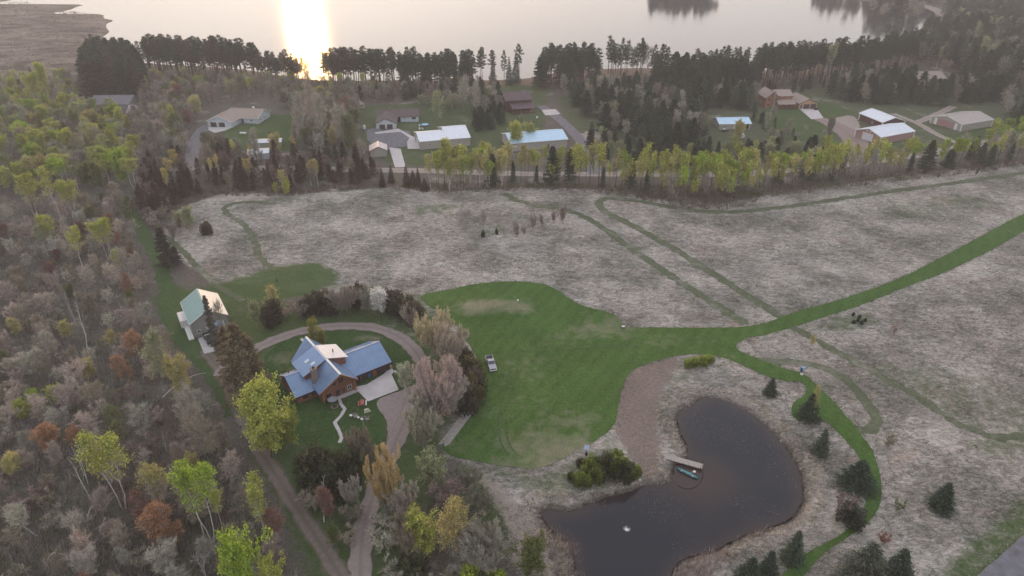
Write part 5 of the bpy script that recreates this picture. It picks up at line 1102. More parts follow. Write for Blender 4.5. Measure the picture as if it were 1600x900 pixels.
SHARE = {'bare': TG, 'budding': YEL, 'aspen': YG}
houses = [o for o in COL.objects if o.parent is None and o.get('category') in ('house', 'barn', 'garage', 'shed', 'pavilion')]
hb = []
for o in houses:
    pts = [o.matrix_basis @ Vector(c) for ch_ in COL.objects if ch_.parent is o and ch_.type == 'MESH' for c in ch_.bound_box]
    xs_ = [p.x for p in pts]; ys_ = [p.y for p in pts]; hb.append((sum(xs_) / len(xs_), sum(ys_) / len(ys_), max(max(xs_) - min(xs_), max(ys_) - min(ys_)) * .5 + 1.5))
KEEP = [PP(k) for k in ([(296, 262), (296, 205), (325, 165), (420, 158), (470, 180), (470, 242), (380, 244), (335, 236), (312, 262)], [(562, 160), (660, 160), (742, 190), (745, 235), (715, 266), (600, 268), (566, 235)],
    [(778, 140), (870, 140), (960, 225), (955, 270), (925, 268), (890, 240), (790, 236), (784, 190)], [(1100, 172), (1200, 175), (1215, 215), (1110, 226)], [(1180, 150), (1300, 150), (1345, 165), (1560, 165), (1560, 215), (1500, 240), (1340, 236), (1290, 226), (1180, 205)], [(1422, 110), (1492, 110), (1498, 136), (1424, 140)])]
far_stuff = {}
def zone(pts, spacing, seed, mix, where, group, keep=True, dmin=0.0, limit=297, avoid=()):
    """mix: list of (weight, kind, hmin, hmax, wide, colours)"""
    rr = random.Random(seed); tot = sum(m[0] for m in mix); cand = scatter(pts, spacing, seed, keepout=hb)
    sx = sorted(p[0] / p[1] for p in cand) or [0]; sy = sorted(p[1] for p in cand) or [0]
    def place(x, y):
        i = sum(x / y > sx[int(len(sx) * f)] for f in (.14, .3, .43, .57, .7, .86)); j = sum(y > sy[int(len(sy) * f)] for f in (.33, .67))
        return ('far left', 'left', 'left of centre', 'centre', 'right of centre', 'right', 'far right')[i] + (' front', '', ' back')[j]
    for (x, y) in cand:
        if keep and any(inside(x, y, k) for k in KEEP): continue
        if any(inside(x, y, k) for k in avoid): continue
        if dmin and any(abs(a - x) < dmin and abs(b - y) < dmin for a, b in PLACED): continue
        q = rr.uniform(0, tot)
        for m in mix:
            q -= m[0]
            if q <= 0: break
        _, kind, h0, h1, wide, cols = m; cn, cc = rr.choice(cols); c = jit(cc, .2, rr); h = rr.uniform(h0, h1)
        if COUNT.get(kind, 0) >= limit:
            far_stuff.setdefault(kind, []).append((x, y, h, wide, c, rr.uniform(0, 6.28), rr.randrange(3))); continue
        size = 'tall' if h > h0 + .72 * (h1 - h0) else ('small' if h < h0 + .25 * (h1 - h0) else '')
        plant(kind, x, y, h, c, ' '.join(f'{size} {cn} {WORD[kind]} {where}, {place(x, y)}'.split()), f'{WORD[kind]}s {group}', wide * rr.uniform(.88, 1.15))
def one(kind, u, vb, vt, cc, where, wide=1.0, var=None, group=None, dark=1.0):
    x, y = P(u, vb); h = max(.8, height_at(u, vb, vt)); cn, c = cc
    if kind == 'juniper' and h > 3: h *= .84; wide *= 1.3
    w = wide / (h / TPL[kind][0][2])          # wide = crown scale relative to the template's own width
    return plant(kind, x, y, h, jit(c, .05), where if where[0] == '!' else f'{cn} {WORD[kind]} {where}', group, w, var)

DRV = PP([(560, 800), (590, 740), (640, 660), (690, 600), (690, 640), (630, 720), (602, 800), (598, 940), (542, 940)]); DTR = PP([(410, 690), (470, 780), (540, 890), (550, 940), (500, 940), (400, 740)])
# --- single trees one can point at, foot (u, v), top v, crown width in template units
one('spruce', 1203, 617, 589, PE, 'north of the pond, first in the row beside the mown path', .85)
one('spruce', 1262, 655, 612, PE, 'inside the mown loop north-east of the pond', 1.25); one('budding', 1266, 657, 608, YEL, 'poking out behind the spruce in the mown loop', .3)
one('spruce', 1281, 708, 668, PD, 'on the bank between pond and mown path, third in the row', 1.05); one('spruce', 1337, 762, 717, PE, 'widest of the row, beside the bend of the mown path', 1.55, 2)
one('juniper', 1328, 818, 775, ('grey-green', (.075, .08, .06)), 'greyish one inside the bend of the mown path', 1.35); one('shrub', 1313, 812, 782, TR, 'reddish shrub left of the grey bush in the path bend', 1.2)
one('spruce', 1237, 876, 826, PD, 'left of the mown path near the bottom edge', 1.15); one('spruce', 1197, 905, 858, PE, 'cut by the bottom edge beside the path end', 1.2, 1); one('spruce', 1168, 915, 868, PE, 'bottom edge right of the reeds', 1.3, 3)
one('spruce', 1348, 905, 845, ('grey-green', (.075, .085, .06)), 'large greyish one at the bottom edge', 1.7, 2); one('spruce', 1398, 908, 856, PE, 'dark one at the bottom edge right of the grey one', 1.4, 0); one('spruce', 1468, 795, 753, PE, 'standing alone in the pale grass at lower right', 1.25, 3)
one('shrub', 1380, 850, 838, RUST, 'small rusty one in the grass below the path bend', .8); one('shrub', 1403, 798, 788, OLV, 'low one in the pale grass right of the path', .7); one('shrub', 1388, 700, 686, TB, 'low dark one in the pale grass near the field track', .8)
one('shrub', 1490, 556, 540, TR, 'lone small one in the right field', .6)if False else None
for i, (u, v) in enumerate(((1333, 490), (1343, 494), (1340, 499), (1352, 499), (1346, 503), (1334, 502))): one('juniper', u, v + 3, v - 3, PE, 'in the little dark group in the field below the green path', .35, group='small dark bushes in the right field')
one('budding', 1267, 546, 528, YEL, 'small sapling on the field corner by the mown path', .35); one('shrub', 1398, 524, 510, TP, 'pink one alone in the right field', .9)
for i, (u, vb, vt) in enumerate(((757, 352, 334), (807, 374, 355), (833, 360, 344), (846, 356, 342), (866, 351, 336), (880, 352, 330), (876, 350, 332), (755, 371, 360), (776, 367, 358), (818, 368, 360))):
    one('shrub' if i not in (7, 8) else 'juniper', u, vb, vt, (TR if i else TP) if i not in (7, 8) else PE, 'scattered in the middle of the field', .45 if i in (7, 8) else .8, group='small shrubs in the middle of the field')
one('shrub', 1525, 274, 266, PE, 'dark one beside the upper field track', .5)
# yellow-green bushes by the pond
for i, (u, vb, vt, c, w) in enumerate(((908, 728, 716, JD, .7), (925, 742, 708, JY, 1.2), (945, 745, 700, JD, 1.3), (962, 742, 697, JY, 1.35), (975, 748, 712, JD, 1.1), (988, 746, 720, JY, .9), (903, 756, 732, JY, .8), (893, 750, 737, JD, .6), (915, 758, 738, JY, .7), (935, 752, 722, JY, .8))):
    one('juniper', u, vb, vt, c, 'in the clump above the pond, %s' % ('far left', 'left front', 'left of the tallest', 'tallest', 'right of the tallest', 'far right', 'lower left', 'leftmost low', 'low middle', 'front middle')[i], w)
for i, (u, vb, vt) in enumerate(((1074, 575, 560), (1084, 573, 556), (1096, 571, 553), (1106, 568, 552))): one('juniper', u, vb, vt, ('bright yellow-green', (.20, .24, .04)), 'in the short hedge at the head of the pond, %s' % ('first', 'second', 'third', 'fourth')[i] + ' from the left', .75)
# round the log house
one('leafy', 426, 712, 604, YG, 'large, in front of the left end of the log house', 1.75, 2); one('leafy', 408, 690, 620, YG, 'left part of the big crown before the log house', 1.05, 1); one('leafy', 452, 700, 640, ('yellow-green', (.28, .31, .07)), 'right part of the big crown before the log house', .85, 3)
one('juniper', 430, 508, 459, PB, 'behind the log house by the drive, with a yellow tree behind', 1.7); one('budding', 428, 500, 456, YEL, 'showing behind the dark bush beyond the loop drive', .9); one('leafy', 402, 515, 472, PALEG, 'left of the dark bush beyond the loop drive', .6)
one('leafy', 494, 548, 497, ('golden green', (.27, .26, .07)), 'between the loop drive and the log house', .72, 0); one('leafy', 505, 550, 515, ('golden green', (.25, .24, .08)), 'smaller, right behind the log house', .45, 3)
for i, (u, vb, vt, c, w, k) in enumerate(((484, 492, 455, PB, 1.3, 'juniper'), (498, 490, 448, PB, 1.6, 'juniper'), (514, 492, 446, PB, 1.7, 'juniper'), (532, 492, 450, TG, .9, 'clump'), (546, 490, 450, TP, .9, 'clump'), (563, 483, 432, PB, 1.0, 'juniper'), (556, 478, 440, PB, 1.3, 'juniper'),
    (575, 488, 448, TG, .9, 'clump'), (608, 486, 446, PB, 1.5, 'juniper'), (624, 490, 448, PB, 1.6, 'juniper'), (638, 498, 456, PB, 1.6, 'juniper'), (651, 508, 466, PB, 1.4, 'juniper'), (641, 512, 480, TP, .7, 'clump'), (470, 498, 475, TP, .6, 'clump'))):
    one(k, u, vb, vt, c, 'in the curved hedge behind the loop drive, number %s from its left' % ('two', 'three', 'four', 'five', 'six', 'the spire, eight', 'seven', 'nine', 'eleven', 'twelve', 'thirteen', 'last', 'fourteen', 'one')[i], w * (1.1 if k == 'juniper' else 1.15))
one('budding', 593, 494, 456, ('white blossoming', (.85, .83, .78)), 'in the curved hedge behind the loop drive', .75, 3)
for i, (u, vb, vt, c, w) in enumerate(((683, 560, 486, ('pale yellow', (.48, .42, .27)), 1.5), (706, 585, 505, ('pale pinkish', (.44, .37, .30)), 1.3), (664, 545, 500, ('pale yellow', (.44, .40, .24)), .9), (695, 560, 520, TPALE, .9))):
    o = one('clump', u, vb, vt, c, 'in the column right of the loop drive, %s' % ('top', 'right', 'left', 'middle')[i], w); 
    o.children[1].color = (*jit(c[1], .05), 1)
for i, (u, vb, vt, c, w) in enumerate(((686, 660, 566, ('pale pink', (.46, .36, .32)), 1.75), (665, 665, 595, TPALE, 1.2), (706, 650, 585, TPALE, 1.1), (662, 705, 638, ('pale grey-yellow', (.38, .36, .26)), 1.1), (656, 690, 655, TPALE, .6), (672, 650, 600, TPALE, .9))):
    one('clump', u, vb, vt, c, 'right of the gravel apron, %s' % ('largest', 'left', 'right edge', 'lowest', 'small at the drive edge', 'middle')[i], w)
one('budding', 634, 608, 572, ('white blossoming', (.52, .54, .40)), 'small one at the right corner of the concrete pad', .55, 3)
for i, (u, vb, vt, w) in enumerate(((727, 575, 533, 1.2), (735, 592, 545, 1.5), (744, 610, 560, 1.5), (738, 628, 575, 1.6), (728, 640, 588, 1.5), (716, 636, 596, 1.2), (745, 600, 570, 1.1))): one('juniper', u, vb, vt, PB if i % 2 == 0 else ('brownish olive', (.10, .085, .04)), 'in the hedge beside the silver pickup, %s' % ('top', 'second', 'third, nearest the pickup', 'fourth', 'lowest', 'inner', 'outer edge')[i], w)
BL = ('olive brown', (.17, .135, .085)); one('evergreen', 388, 622, 508, BL, 'very large and dark, left of the log house', 1.55, 0); one('evergreen', 369, 606, 512, ('brown', (.19, .14, .09)), 'left half of the big dark pair by the barn', .95, 2); one('evergreen', 402, 608, 525, BL, 'right half of the big dark pair by the house', 1.1, 1)
one('evergreen', 340, 549, 462, ('grey-brown', (.13, .12, .095)), 'in front of the right side of the grey barn', .6, 3); one('bare', 352, 540, 475, TO, 'between barn and the big dark pair', .6)
one('evergreen', 264, 420, 356, ('brownish dark', (.070, .062, .048)), 'alone between the two mown tracks left of the field', 1.15, 1); one('evergreen', 277, 412, 385, PB, 'small one beside the lone conifer left of the field', .6); one('leafy', 298, 362, 322, PALEG, 'round one in the left corner of the field', .8, 1); one('juniper', 323, 366, 341, PB, 'dark one at the left corner of the field', 1.3); one('leafy', 280, 355, 330, PALEG, 'smaller one left of the field corner', .6)
one('bare', 276, 348, 330, TB, 'in the brushy left corner of the field', .5)
# bottom centre
for i, (k, u, vb, vt, c, wh, w) in enumerate((('juniper', 500, 760, 682, JD, 'left one of the pair below the front lawn', 2.2), ('juniper', 538, 755, 690, JD, 'right one of the pair below the front lawn', 1.9), ('juniper', 520, 775, 710, ('dark olive', (.055, .06, .03)), 'lower one below the front lawn', 1.7),
    ('clump', 562, 722, 668, TB, 'dark one on the front lawn beside the drive', .85), ('clump', 580, 735, 695, TB, 'dark low one left of the drive bend', .55), ('dead', 506, 815, 748, TPALE, 'white branching one left of the lower drive', .9),
    ('budding', 518, 818, 765, RUST, 'small rusty one beside the white dead tree', .5), ('leafy', 524, 852, 818, OLV, 'small one left of the lower drive', .4), ('clump', 608, 800, 706, ('golden budding', (.44, .33, .16)), 'big one overhanging the lower drive', 1.2),
    ('clump', 628, 812, 748, TPALE, 'greyish lower part of the big one over the drive', 1.0), ('clump', 552, 790, 748, TPALE, 'left of the drive bend, low', .7), ('leafy', 683, 770, 708, PALEG, 'right of the lower drive beside the sandy gully', 1.05),
    ('shrub', 700, 790, 762, TR, 'dark brushy one in the gully', 2.2), ('leafy', 668, 870, 800, YG, 'bottom centre, yellow-green half of the pair', 1.15), ('budding', 702, 880, 800, GOLD, 'bottom centre, golden half of the pair', 1.0), ('budding', 722, 870, 795, YEL, 'bottom centre, right side of the pair', .8),
    ('clump', 640, 880, 808, TB, 'brushy dark one right of the lower drive', 1.0), ('juniper', 646, 905, 862, JD, 'at the bottom edge right of the drive', 1.6), ('clump', 760, 900, 835, TG, 'grey one at the foot of the gully', 1.4), ('leafy', 825, 905, 842, OLV, 'at the bottom edge left of the pond', 1.0),
    ('juniper', 738, 915, 878, ('bright yellow-green', (.24, .28, .04)), 'small bright one at the bottom edge', 1.2), ('juniper', 775, 918, 890, ('bright yellow-green', (.22, .26, .04)), 'second small bright one at the bottom edge', 1.0), ('clump', 745, 800, 765, TO, 'in the green gully', .9), ('clump', 735, 770, 735, TO, 'at the top of the green gully', .7),
    ('leafy', 405, 960, 822, LIME, 'large one at the bottom edge left of the dirt track', 1.35), ('leafy', 378, 930, 838, LIME, 'left lobe of the large one at the bottom edge', .8), ('leafy', 440, 950, 868, YG, 'right lobe at the bottom edge by the dirt track', .8), ('aspen', 418, 850, 745, YG, 'beside the dirt track above the lime green crown', 1.0),
    ('budding', 440, 850, 798, RUST, 'rusty one by the dirt track', .7), ('aspen', 333, 845, 725, LIME, 'with white stems, left group near the bottom', 1.35), ('aspen', 318, 835, 728, LIME, 'second stem of the left group near the bottom', 1.0), ('aspen', 348, 830, 760, YG, 'third stem of the left group near the bottom', .7),
    ('aspen', 194, 795, 678, YG, 'tall, with a leaning white trunk in the lower left woods', 1.6), ('budding', 262, 790, 735, YEL, 'small round one in the lower left woods', .85), ('budding', 250, 862, 805, ORG, 'broad one low in the left woods', .95), ('budding', 228, 830, 780, TR and RUST, 'beside the orange one low in the left woods', .7), ('budding', 275, 850, 820, ORG, 'right part of the broad orange one', .7),
    ('dead', 145, 788, 705, TPALE, 'forked white trunk in the lower left woods', .8), ('dead', 138, 760, 690, TPALE, 'second white trunk in the lower left woods', .6), ('dead', 322, 905, 855, TPALE, 'white limbs at the bottom left edge', .9), ('dead', 262, 712, 680, TPALE, 'thin white trunk in the left woods', .35),
    ('dead', 140, 560, 455, TPALE, 'tall pale one in the middle of the left woods', .9), ('dead', 125, 520, 440, TPALE, 'pale stem above the tall pale one', .5), ('budding', 175, 545, 520, GOLD, 'in the middle of the left woods', .7), ('budding', 222, 570, 528, ORG, 'right of the golden one in the left woods', .9), ('budding', 200, 600, 560, ORG, 'lower one in the middle left woods', .8),
    ('budding', 262, 620, 530, PALEG, 'pale greenish, left of the barn track', 1.1), ('budding', 290, 625, 565, YEL, 'at the edge of the barn track', .8), ('bare', 310, 700, 615, TG, 'at the edge of the dirt track', 1.0), ('bare', 335, 735, 650, TB, 'low wide one at the edge of the dirt track', 1.1), ('leafy', 212, 495, 455, OLV, 'small one above the tall pale dead tree', .4), ('budding', 205, 480, 435, RUST, 'rust red, left of the mown path by the barn', .6),
    ('leafy', 55, 640, 605, LIME, 'patch of bright young foliage in the left woods', .7), ('leafy', 90, 632, 600, YG, 'beside the bright patch in the left woods', .6), ('leafy', 40, 655, 625, YG, 'leftmost of the bright patch', .6))):
    one(k, u, vb, vt, c, wh, w)
# upper left explicit yellow-green trees
for i, (k, u, vb, vt, c, wh, w) in enumerate((('leafy', 195, 290, 230, LIME, 'brightest one in the upper left woods', 1.3), ('leafy', 160, 300, 250, OLV, 'left of the brightest one', .9), ('aspen', 60, 345, 270, YG, 'front left group by the thicket', 1.4), ('aspen', 100, 350, 265, YG, 'front left group, centre', 1.5), ('aspen', 120, 345, 285, YG, 'front left group, right', 1.2),
    ('aspen', 85, 395, 335, YG, 'white-stemmed group lower', 1.3), ('aspen', 130, 425, 358, YG, 'leaning left one of three', 1.2), ('aspen', 172, 408, 343, YG, 'airy one above the mown path', 1.2), ('leafy', 186, 428, 392, YG, 'small slim one near the mown path', .38), ('aspen', 75, 400, 350, PALEG, 'pale one of the white-stemmed group', 1.0),
    ('leafy', 272, 205, 160, YG, 'tall one left of the tan-roofed house', .9), ('leafy', 262, 200, 175, YG, 'shoulder of the tall one left of the tan-roofed house', .7), ('aspen', 85, 175, 98, YG, 'topmost at far left', 1.6), ('aspen', 65, 180, 115, YG, 'left of the topmost one', 1.4), ('aspen', 105, 180, 112, PALEG, 'right of the topmost one', 1.4),
    ('spruce', 58, 145, 104, PE, 'narrow dark one at far left', 1.0), ('spruce', 27, 128, 112, PE, 'tiny one on the pale marsh', .6), ('leafy', 685, 192, 138, PALEG, 'round one on the lawn behind the long barn', 1.35), ('leafy', 805, 232, 188, YG, 'two-headed one before the blue-roofed barn', 1.2), ('leafy', 828, 225, 192, ('pale yellow-green', (.36, .38, .12)), 'right head before the blue-roofed barn', 1.1),
    ('leafy', 815, 195, 178, PALEG, 'small one before the maroon house', .5), ('leafy', 1152, 222, 188, YEL, 'left of the small blue roofed shed', .8), ('clump', 1292, 222, 178, TO, 'tall narrow one left of the red barn drive', .6), ('leafy', 1468, 255, 212, LIME, 'bright one before the tan barn drive', .8), ('clump', 1475, 115, 92, TP, 'pinkish one behind the forest house', 1.0), ('dead', 1283, 135, 75, YEL, 'pale leaning trunk above the brick garage', .8), ('aspen', 1290, 132, 68, PALEG, 'pale crown above the brick garage', 1.1), ('aspen', 1525, 120, 58, PALEG, 'pale topped one in the right forest', 1.4),
    ('spruce', 240, 230, 165, PD, 'dark one left of the lane', .1) if False else ('bare', 398, 228, 200, TG, 'before the small outbuilding', .8), ('budding', 432, 240, 212, YEL, 'golden one before the white shed', .9), ('spruce', 334, 232, 210, PE, 'narrow dark one at the foot of the left lawn', .6), ('spruce', 422, 222, 204, PE, 'narrow dark one in front of the long white shed', .45),
    ('bare', 470, 235, 150, TG, 'tall grey one right of the left lawn', 1.3), ('bare', 505, 232, 150, TG, 'between the two lawns', 1.4), ('bare', 535, 240, 168, TG, 'before the pavilion', 1.4), ('budding', 550, 245, 185, OLV, 'left of the asphalt court', 1.1), ('bare', 488, 215, 118, TP, 'below the sun glitter', 1.2), ('bare', 722, 175, 122, TG, 'grey one between long barn and lake pines', 1.5), ('bare', 745, 185, 130, TG, 'second grey one above the long barn', 1.2))):
    one(k, u, vb, vt, c, wh, w)
# conifers by the lane gap in the belt
for i, (u, vb, vt) in enumerate(((598, 292, 262), (612, 286, 258), (636, 292, 258), (646, 290, 266), (654, 292, 262), (664, 298, 278))): one('spruce', u, vb, vt, ('reddish dark', (.06, .045, .035)), 'beside the gap opposite the concrete drive, number %s from the left' % ('one', 'two', 'three', 'four', 'five', 'six')[i], .8)
for (u, vb, vt, w, wh) in ((862, 290, 228, 1.3, 'large dark one in the belt before the asphalt driveway'), (890, 285, 232, 1.0, 'right of the large dark one in the belt'), (770, 292, 240, 1.0, 'dark one among the yellow aspens'), (985, 296, 235, .8, 'slim dark one in the aspen belt'), (1445, 268, 218, 1.2, 'large dark one in the right of the belt'), (1480, 262, 232, 1.0, 'broad dark one at the right of the belt'), (1545, 258, 226, .9, 'dark one at the far right of the belt'), (1265, 280, 240, .7, 'dark one behind the right aspens'), (1530, 255, 222, .8, 'second dark one far right in the belt')):
    one('evergreen', u, vb, vt, PG if w < 1 else ('dark green', (.048, .06, .036)), wh, w)

# left woods nearer the camera
W1 = [(-80, 330), (200, 320), (205, 350), (225, 400), (238, 440), (235, 480), (210, 500), (-100, 480)]
W2 = [(-100, 480), (210, 500), (245, 505), (262, 545), (300, 590), (330, 650), (350, 700), (-120, 720)]
W3 = [(-120, 720), (350, 700), (385, 760), (425, 820), (460, 900), (470, 960), (-150, 1000)]
zone(W1, 5.6, 32, [(6, 'bare', 5, 9, 1.15, [TP, TG, TB]), (1.2, 'budding', 4, 7, 1., [RUST, OLV]), (2, 'shrub', 2.5, 4, 1.1, [TB, TO])], 'in the brown left woods beside the mown path', 'in the left woods beside the mown path', dmin=3)
zone(W2, 5.0, 33, [(8, 'bare', 5, 8.5, 1.2, [TG, TP, TP, TB]), (1.2, 'budding', 4, 7, 1.1, [ORG, OLV, YEL]), (2.2, 'shrub', 2.5, 4, 1.2, [TB, TO, TP])], 'in the left woods across from the barn', 'in the left woods across from the barn', dmin=3)
zone(W3, 4.7, 34, [(6, 'bare', 4, 7.5, 1.2, [TP, TG, TB]), (1.2, 'budding', 3.5, 6, 1., [RUST, OLV, YEL]), (3, 'shrub', 2.2, 4, 1.2, [TB, TO, TR])], 'in the lower left woods', 'in the lower left woods', dmin=2.5)
# --- lakeshore pines
PINE = [(1, 'red_pine', 19, 24, 1.0, [PD, PB, PD])]
ww = 'in the lakeshore row '
zone([(228, 124), (410, 132), (408, 120), (360, 112), (235, 106)], 5.6, 1, [(1, 'red_pine', 20, 25, 1.0, [PD, PB])], ww + 'left of the sun glitter', 'left of the sun glitter')
zone([(132, 158), (222, 158), (226, 112), (150, 100)], 6.0, 2, [(2, 'evergreen', 18, 23, 1.25, [PD, PB]), (1, 'red_pine', 19, 23, 1.1, [PD])], 'in the dark clump by the marsh', 'in the dark clump by the marsh')
zone([(405, 136), (486, 142), (482, 130), (405, 122)], 5.4, 3, [(1, 'red_pine', 15, 21, .95, [PB, PD])], ww + 'under the sun glitter', 'under the sun glitter')
zone([(506, 142), (618, 140), (618, 128), (506, 128)], 5.0, 4, [(1, 'red_pine', 19, 24, 1.0, [PB, PD])], ww + 'right of the sun glitter', 'right of the sun glitter')
zone([(626, 142), (742, 142), (742, 129), (626, 129)], 5.0, 5, [(3, 'red_pine', 18, 23, 1.0, [PD]), (1, 'evergreen', 16, 20, 1., [PD])], ww + 'behind the brown-roofed house', 'behind the brown-roofed house')
zone([(748, 136), (818, 134), (818, 127), (748, 127)], 7.5, 6, [(2, 'red_pine', 19, 25, .8, [PD]), (1, 'spruce', 17, 23, .6, [PD])], ww + 'left of the maroon house', 'left of the maroon house')
zone([(836, 142), (935, 136), (930, 118), (850, 124)], 5.2, 7, [(3, 'red_pine', 20, 25, 1.0, [PD]), (1, 'evergreen', 16, 20, 1.1, [PD])], ww + 'behind the maroon house', 'behind the maroon house')
zone([(948, 124), (1015, 122), (1012, 112), (948, 114)], 6.5, 8, [(3, 'red_pine', 19, 25, .9, [PD]), (1, 'bare', 16, 19, .8, [TG])], ww + 'on the small point', 'on the small point')
zone([(1018, 150), (1180, 140), (1180, 118), (1018, 118)], 6.2, 9, [(2, 'red_pine', 17, 22, 1.0, [PD]), (2, 'evergreen', 13, 18, 1.15, [PD, PE])], 'in the dark pine block above the small shed', 'in the block above the small shed')
zone([(1180, 138), (1250, 136), (1330, 128), (1400, 112), (1442, 98), (1425, 90), (1350, 108), (1250, 118), (1180, 121)], 5.2, 10, [(1, 'red_pine', 19, 24, .95, [PD])], ww + 'behind the brick garage', 'behind the brick garage')
# middle evergreens
DKM = [(5, 'evergreen', 10, 16, 1.2, [PE, PD, PG]), (1, 'bare', 9, 13, 1., [TG, TB])]
zone([(872, 160), (1010, 152), (1100, 150), (1180, 150), (1180, 172), (1100, 180), (1100, 226), (1060, 240), (965, 222), (905, 190)], 7.4, 11, DKM, 'in the dark wood between driveway and small shed', 'between the driveway and the small shed')
zone([(1290, 148), (1340, 130), (1420, 132), (1440, 150), (1560, 140), (1560, 162), (1440, 172), (1340, 168)], 7.5, 12, DKM, 'in the dark wood above the right barns', 'above the right barns')
zone([(840, 158), (1010, 150), (1010, 142), (840, 146)], 8, 13, [(2, 'bare', 9, 13, 1., [TG, TO]), (2, 'evergreen', 10, 14, 1., [PG])], 'behind the maroon house', 'behind the maroon house')
# right forest
zone([(1425, 100), (1440, 66), (1468, 50), (1478, 20), (1530, -14), (1760, -14), (1850, 130), (1620, 150), (1500, 128)], 9.5, 14, [(5, 'evergreen', 15, 22, 1.25, [PD, PG, PE]), (4, 'red_pine', 18, 23, 1.1, [PD, PG]), (2, 'bare', 13, 17, 1.2, [TG, TO]), (1, 'aspen', 14, 18, 1.1, [PALEG])], 'in the right-hand forest', 'in the right-hand forest')
zone([(1560, 150), (1760, 130), (1760, 190), (1570, 200)], 9, 15, [(2, 'bare', 9, 13, 1.2, [TG, TB]), (2, 'evergreen', 10, 15, 1.1, [PG])], 'at the right edge beyond the tan barn', 'at the right edge beyond the tan barn')
# woods among the left houses
zone([(225, 156), (560, 160), (560, 235), (470, 245), (300, 262), (235, 262), (205, 200)], 6.9, 16, [(6, 'bare', 8, 12, 1.2, [TG, TP, TB]), (2, 'budding', 8, 11, 1.1, [YEL, RUST, TO, OLV])], 'among the left lakeside houses', 'among the left lakeside houses')
zone([(230, 150), (620, 158), (620, 146), (230, 128)], 6.4, 17, [(5, 'bare', 7, 11, 1.2, [TG, TP, TB]), (1, 'budding', 7, 10, 1.1, [YEL, OLV]), (1, 'aspen', 9, 12, 1., [YG])], 'below the lakeshore pines on the left', 'below the left lakeshore pines')
zone([(620, 158), (790, 155), (785, 140), (620, 144)], 6.6, 18, [(5, 'bare', 7, 10, 1.2, [TG, TB]), (2, 'evergreen', 8, 11, 1.1, [PG])], 'behind the long barn by the lake', 'behind the long barn by the lake')
zone([(738, 205), (790, 205), (790, 170), (735, 165)], 6.5, 19, [(3, 'evergreen', 7, 11, 1., [PG, PE]), (1, 'bare', 8, 10, 1, [TG])], 'between long barn and maroon house', 'between long barn and maroon house')
# far left woods
zone([(-60, 320), (60, 300), (215, 300), (225, 260), (205, 200), (140, 170), (40, 160), (-60, 150)], 8.4, 20, [(5, 'aspen', 10, 15, 1.35, [YG, YG, LIME, PALEG]), (3, 'leafy', 8, 12, 1.15, [YG, PALEG, OLV, LIME]), (2, 'bare', 9, 12, 1.2, [TG, TP]), (2, 'budding', 8, 11, 1.1, [YEL, GOLD, YG])], 'in the upper left woods', 'in the upper left woods', dmin=2)
zone([(-60, 150), (20, 130), (110, 132), (150, 165), (60, 160)], 10, 21, [(2, 'aspen', 9, 13, 1.3, [YG]), (2, 'bare', 8, 11, 1.1, [TG])], 'at the marsh edge', 'at the marsh edge')
zone([(215, 300), (225, 262), (300, 268), (440, 262), (600, 270), (596, 285), (440, 296), (330, 300), (250, 340), (225, 330)], 5.0, 22, [(5, 'evergreen', 6, 9.5, .95, [PR]), (2, 'bare', 7, 10, 1., [TR, TB]), (.6, 'aspen', 10, 12, .8, [GOLD])], 'in the dark brown belt at the top of the field', 'in the brown belt at the top of the field')
zone([(265, 262), (440, 256), (590, 258), (590, 250), (440, 246), (290, 250)], 5.6, 23, [(3, 'evergreen', 7, 10, .95, [PR, PB]), (1, 'bare', 9, 12, 1.1, [TG]), (.8, 'aspen', 10, 13, .9, [GOLD, YG])], 'behind the gravel road on the left', 'behind the gravel road on the left')
zone([(428, 305), (470, 305), (470, 292), (425, 292)], 5, 24, [(2, 'aspen', 9, 13, 1., [YEL]), (1, 'leafy', 4, 6, .8, [YG])], 'at the field edge left of centre', 'at the field edge left of centre')
# aspen belt
AM = [(8, 'aspen', 9, 18, .92, [YG, YG, YG, LIME, YEL]), (1.6, 'bare', 9, 14, .8, [TPALE, TG]), (.5, 'evergreen', 6, 10, .7, [PG])]
zone([(668, 300), (800, 294), (800, 280), (672, 282)], 3.5, 25, [(8, 'aspen', 11, 18, 1.0, [YG, YG, LIME, YEL])], 'in the belt below the long barn', 'in the belt below the long barn')
zone([(800, 292), (900, 294), (985, 302), (985, 287), (900, 281), (800, 280)], 3.9, 26, AM, 'in the belt across the middle', 'in the belt across the middle')
zone([(985, 303), (1060, 320), (1140, 320), (1200, 302), (1200, 288), (1060, 290), (985, 288)], 4.0, 27, AM, 'in the belt right of centre', 'in the belt right of centre')
zone([(1200, 302), (1300, 292), (1420, 275), (1420, 262), (1300, 272), (1200, 284)], 3.7, 28, [(6, 'aspen', 9, 16, 1.0, [YG, LIME, YG, YEL]), (1, 'bare', 9, 13, .8, [TPALE]), (1, 'evergreen', 7, 10, .8, [PG])], 'in the belt below the right barns', 'in the belt below the right barns')
zone([(1420, 268), (1540, 262), (1700, 240), (1700, 222), (1540, 240), (1420, 256)], 5.6, 29, [(5, 'aspen', 9, 13, 1.2, [YG, LIME, PALEG]), (2, 'bare', 8, 12, .9, [TPALE]), (2, 'evergreen', 7, 11, .9, [PG])], 'at the right end of the belt', 'at the right end of the belt')
zone([(950, 255), (1100, 250), (1250, 240), (1300, 232), (1290, 250), (1180, 262), (950, 264)], 7, 30, [(5, 'evergreen', 6, 10, 1.1, [PG, PE]), (1, 'leafy', 6, 9, 1., [PALEG]), (1, 'aspen', 8, 11, 1., [YG])], 'behind the gravel road in the centre', 'behind the gravel road in the centre')
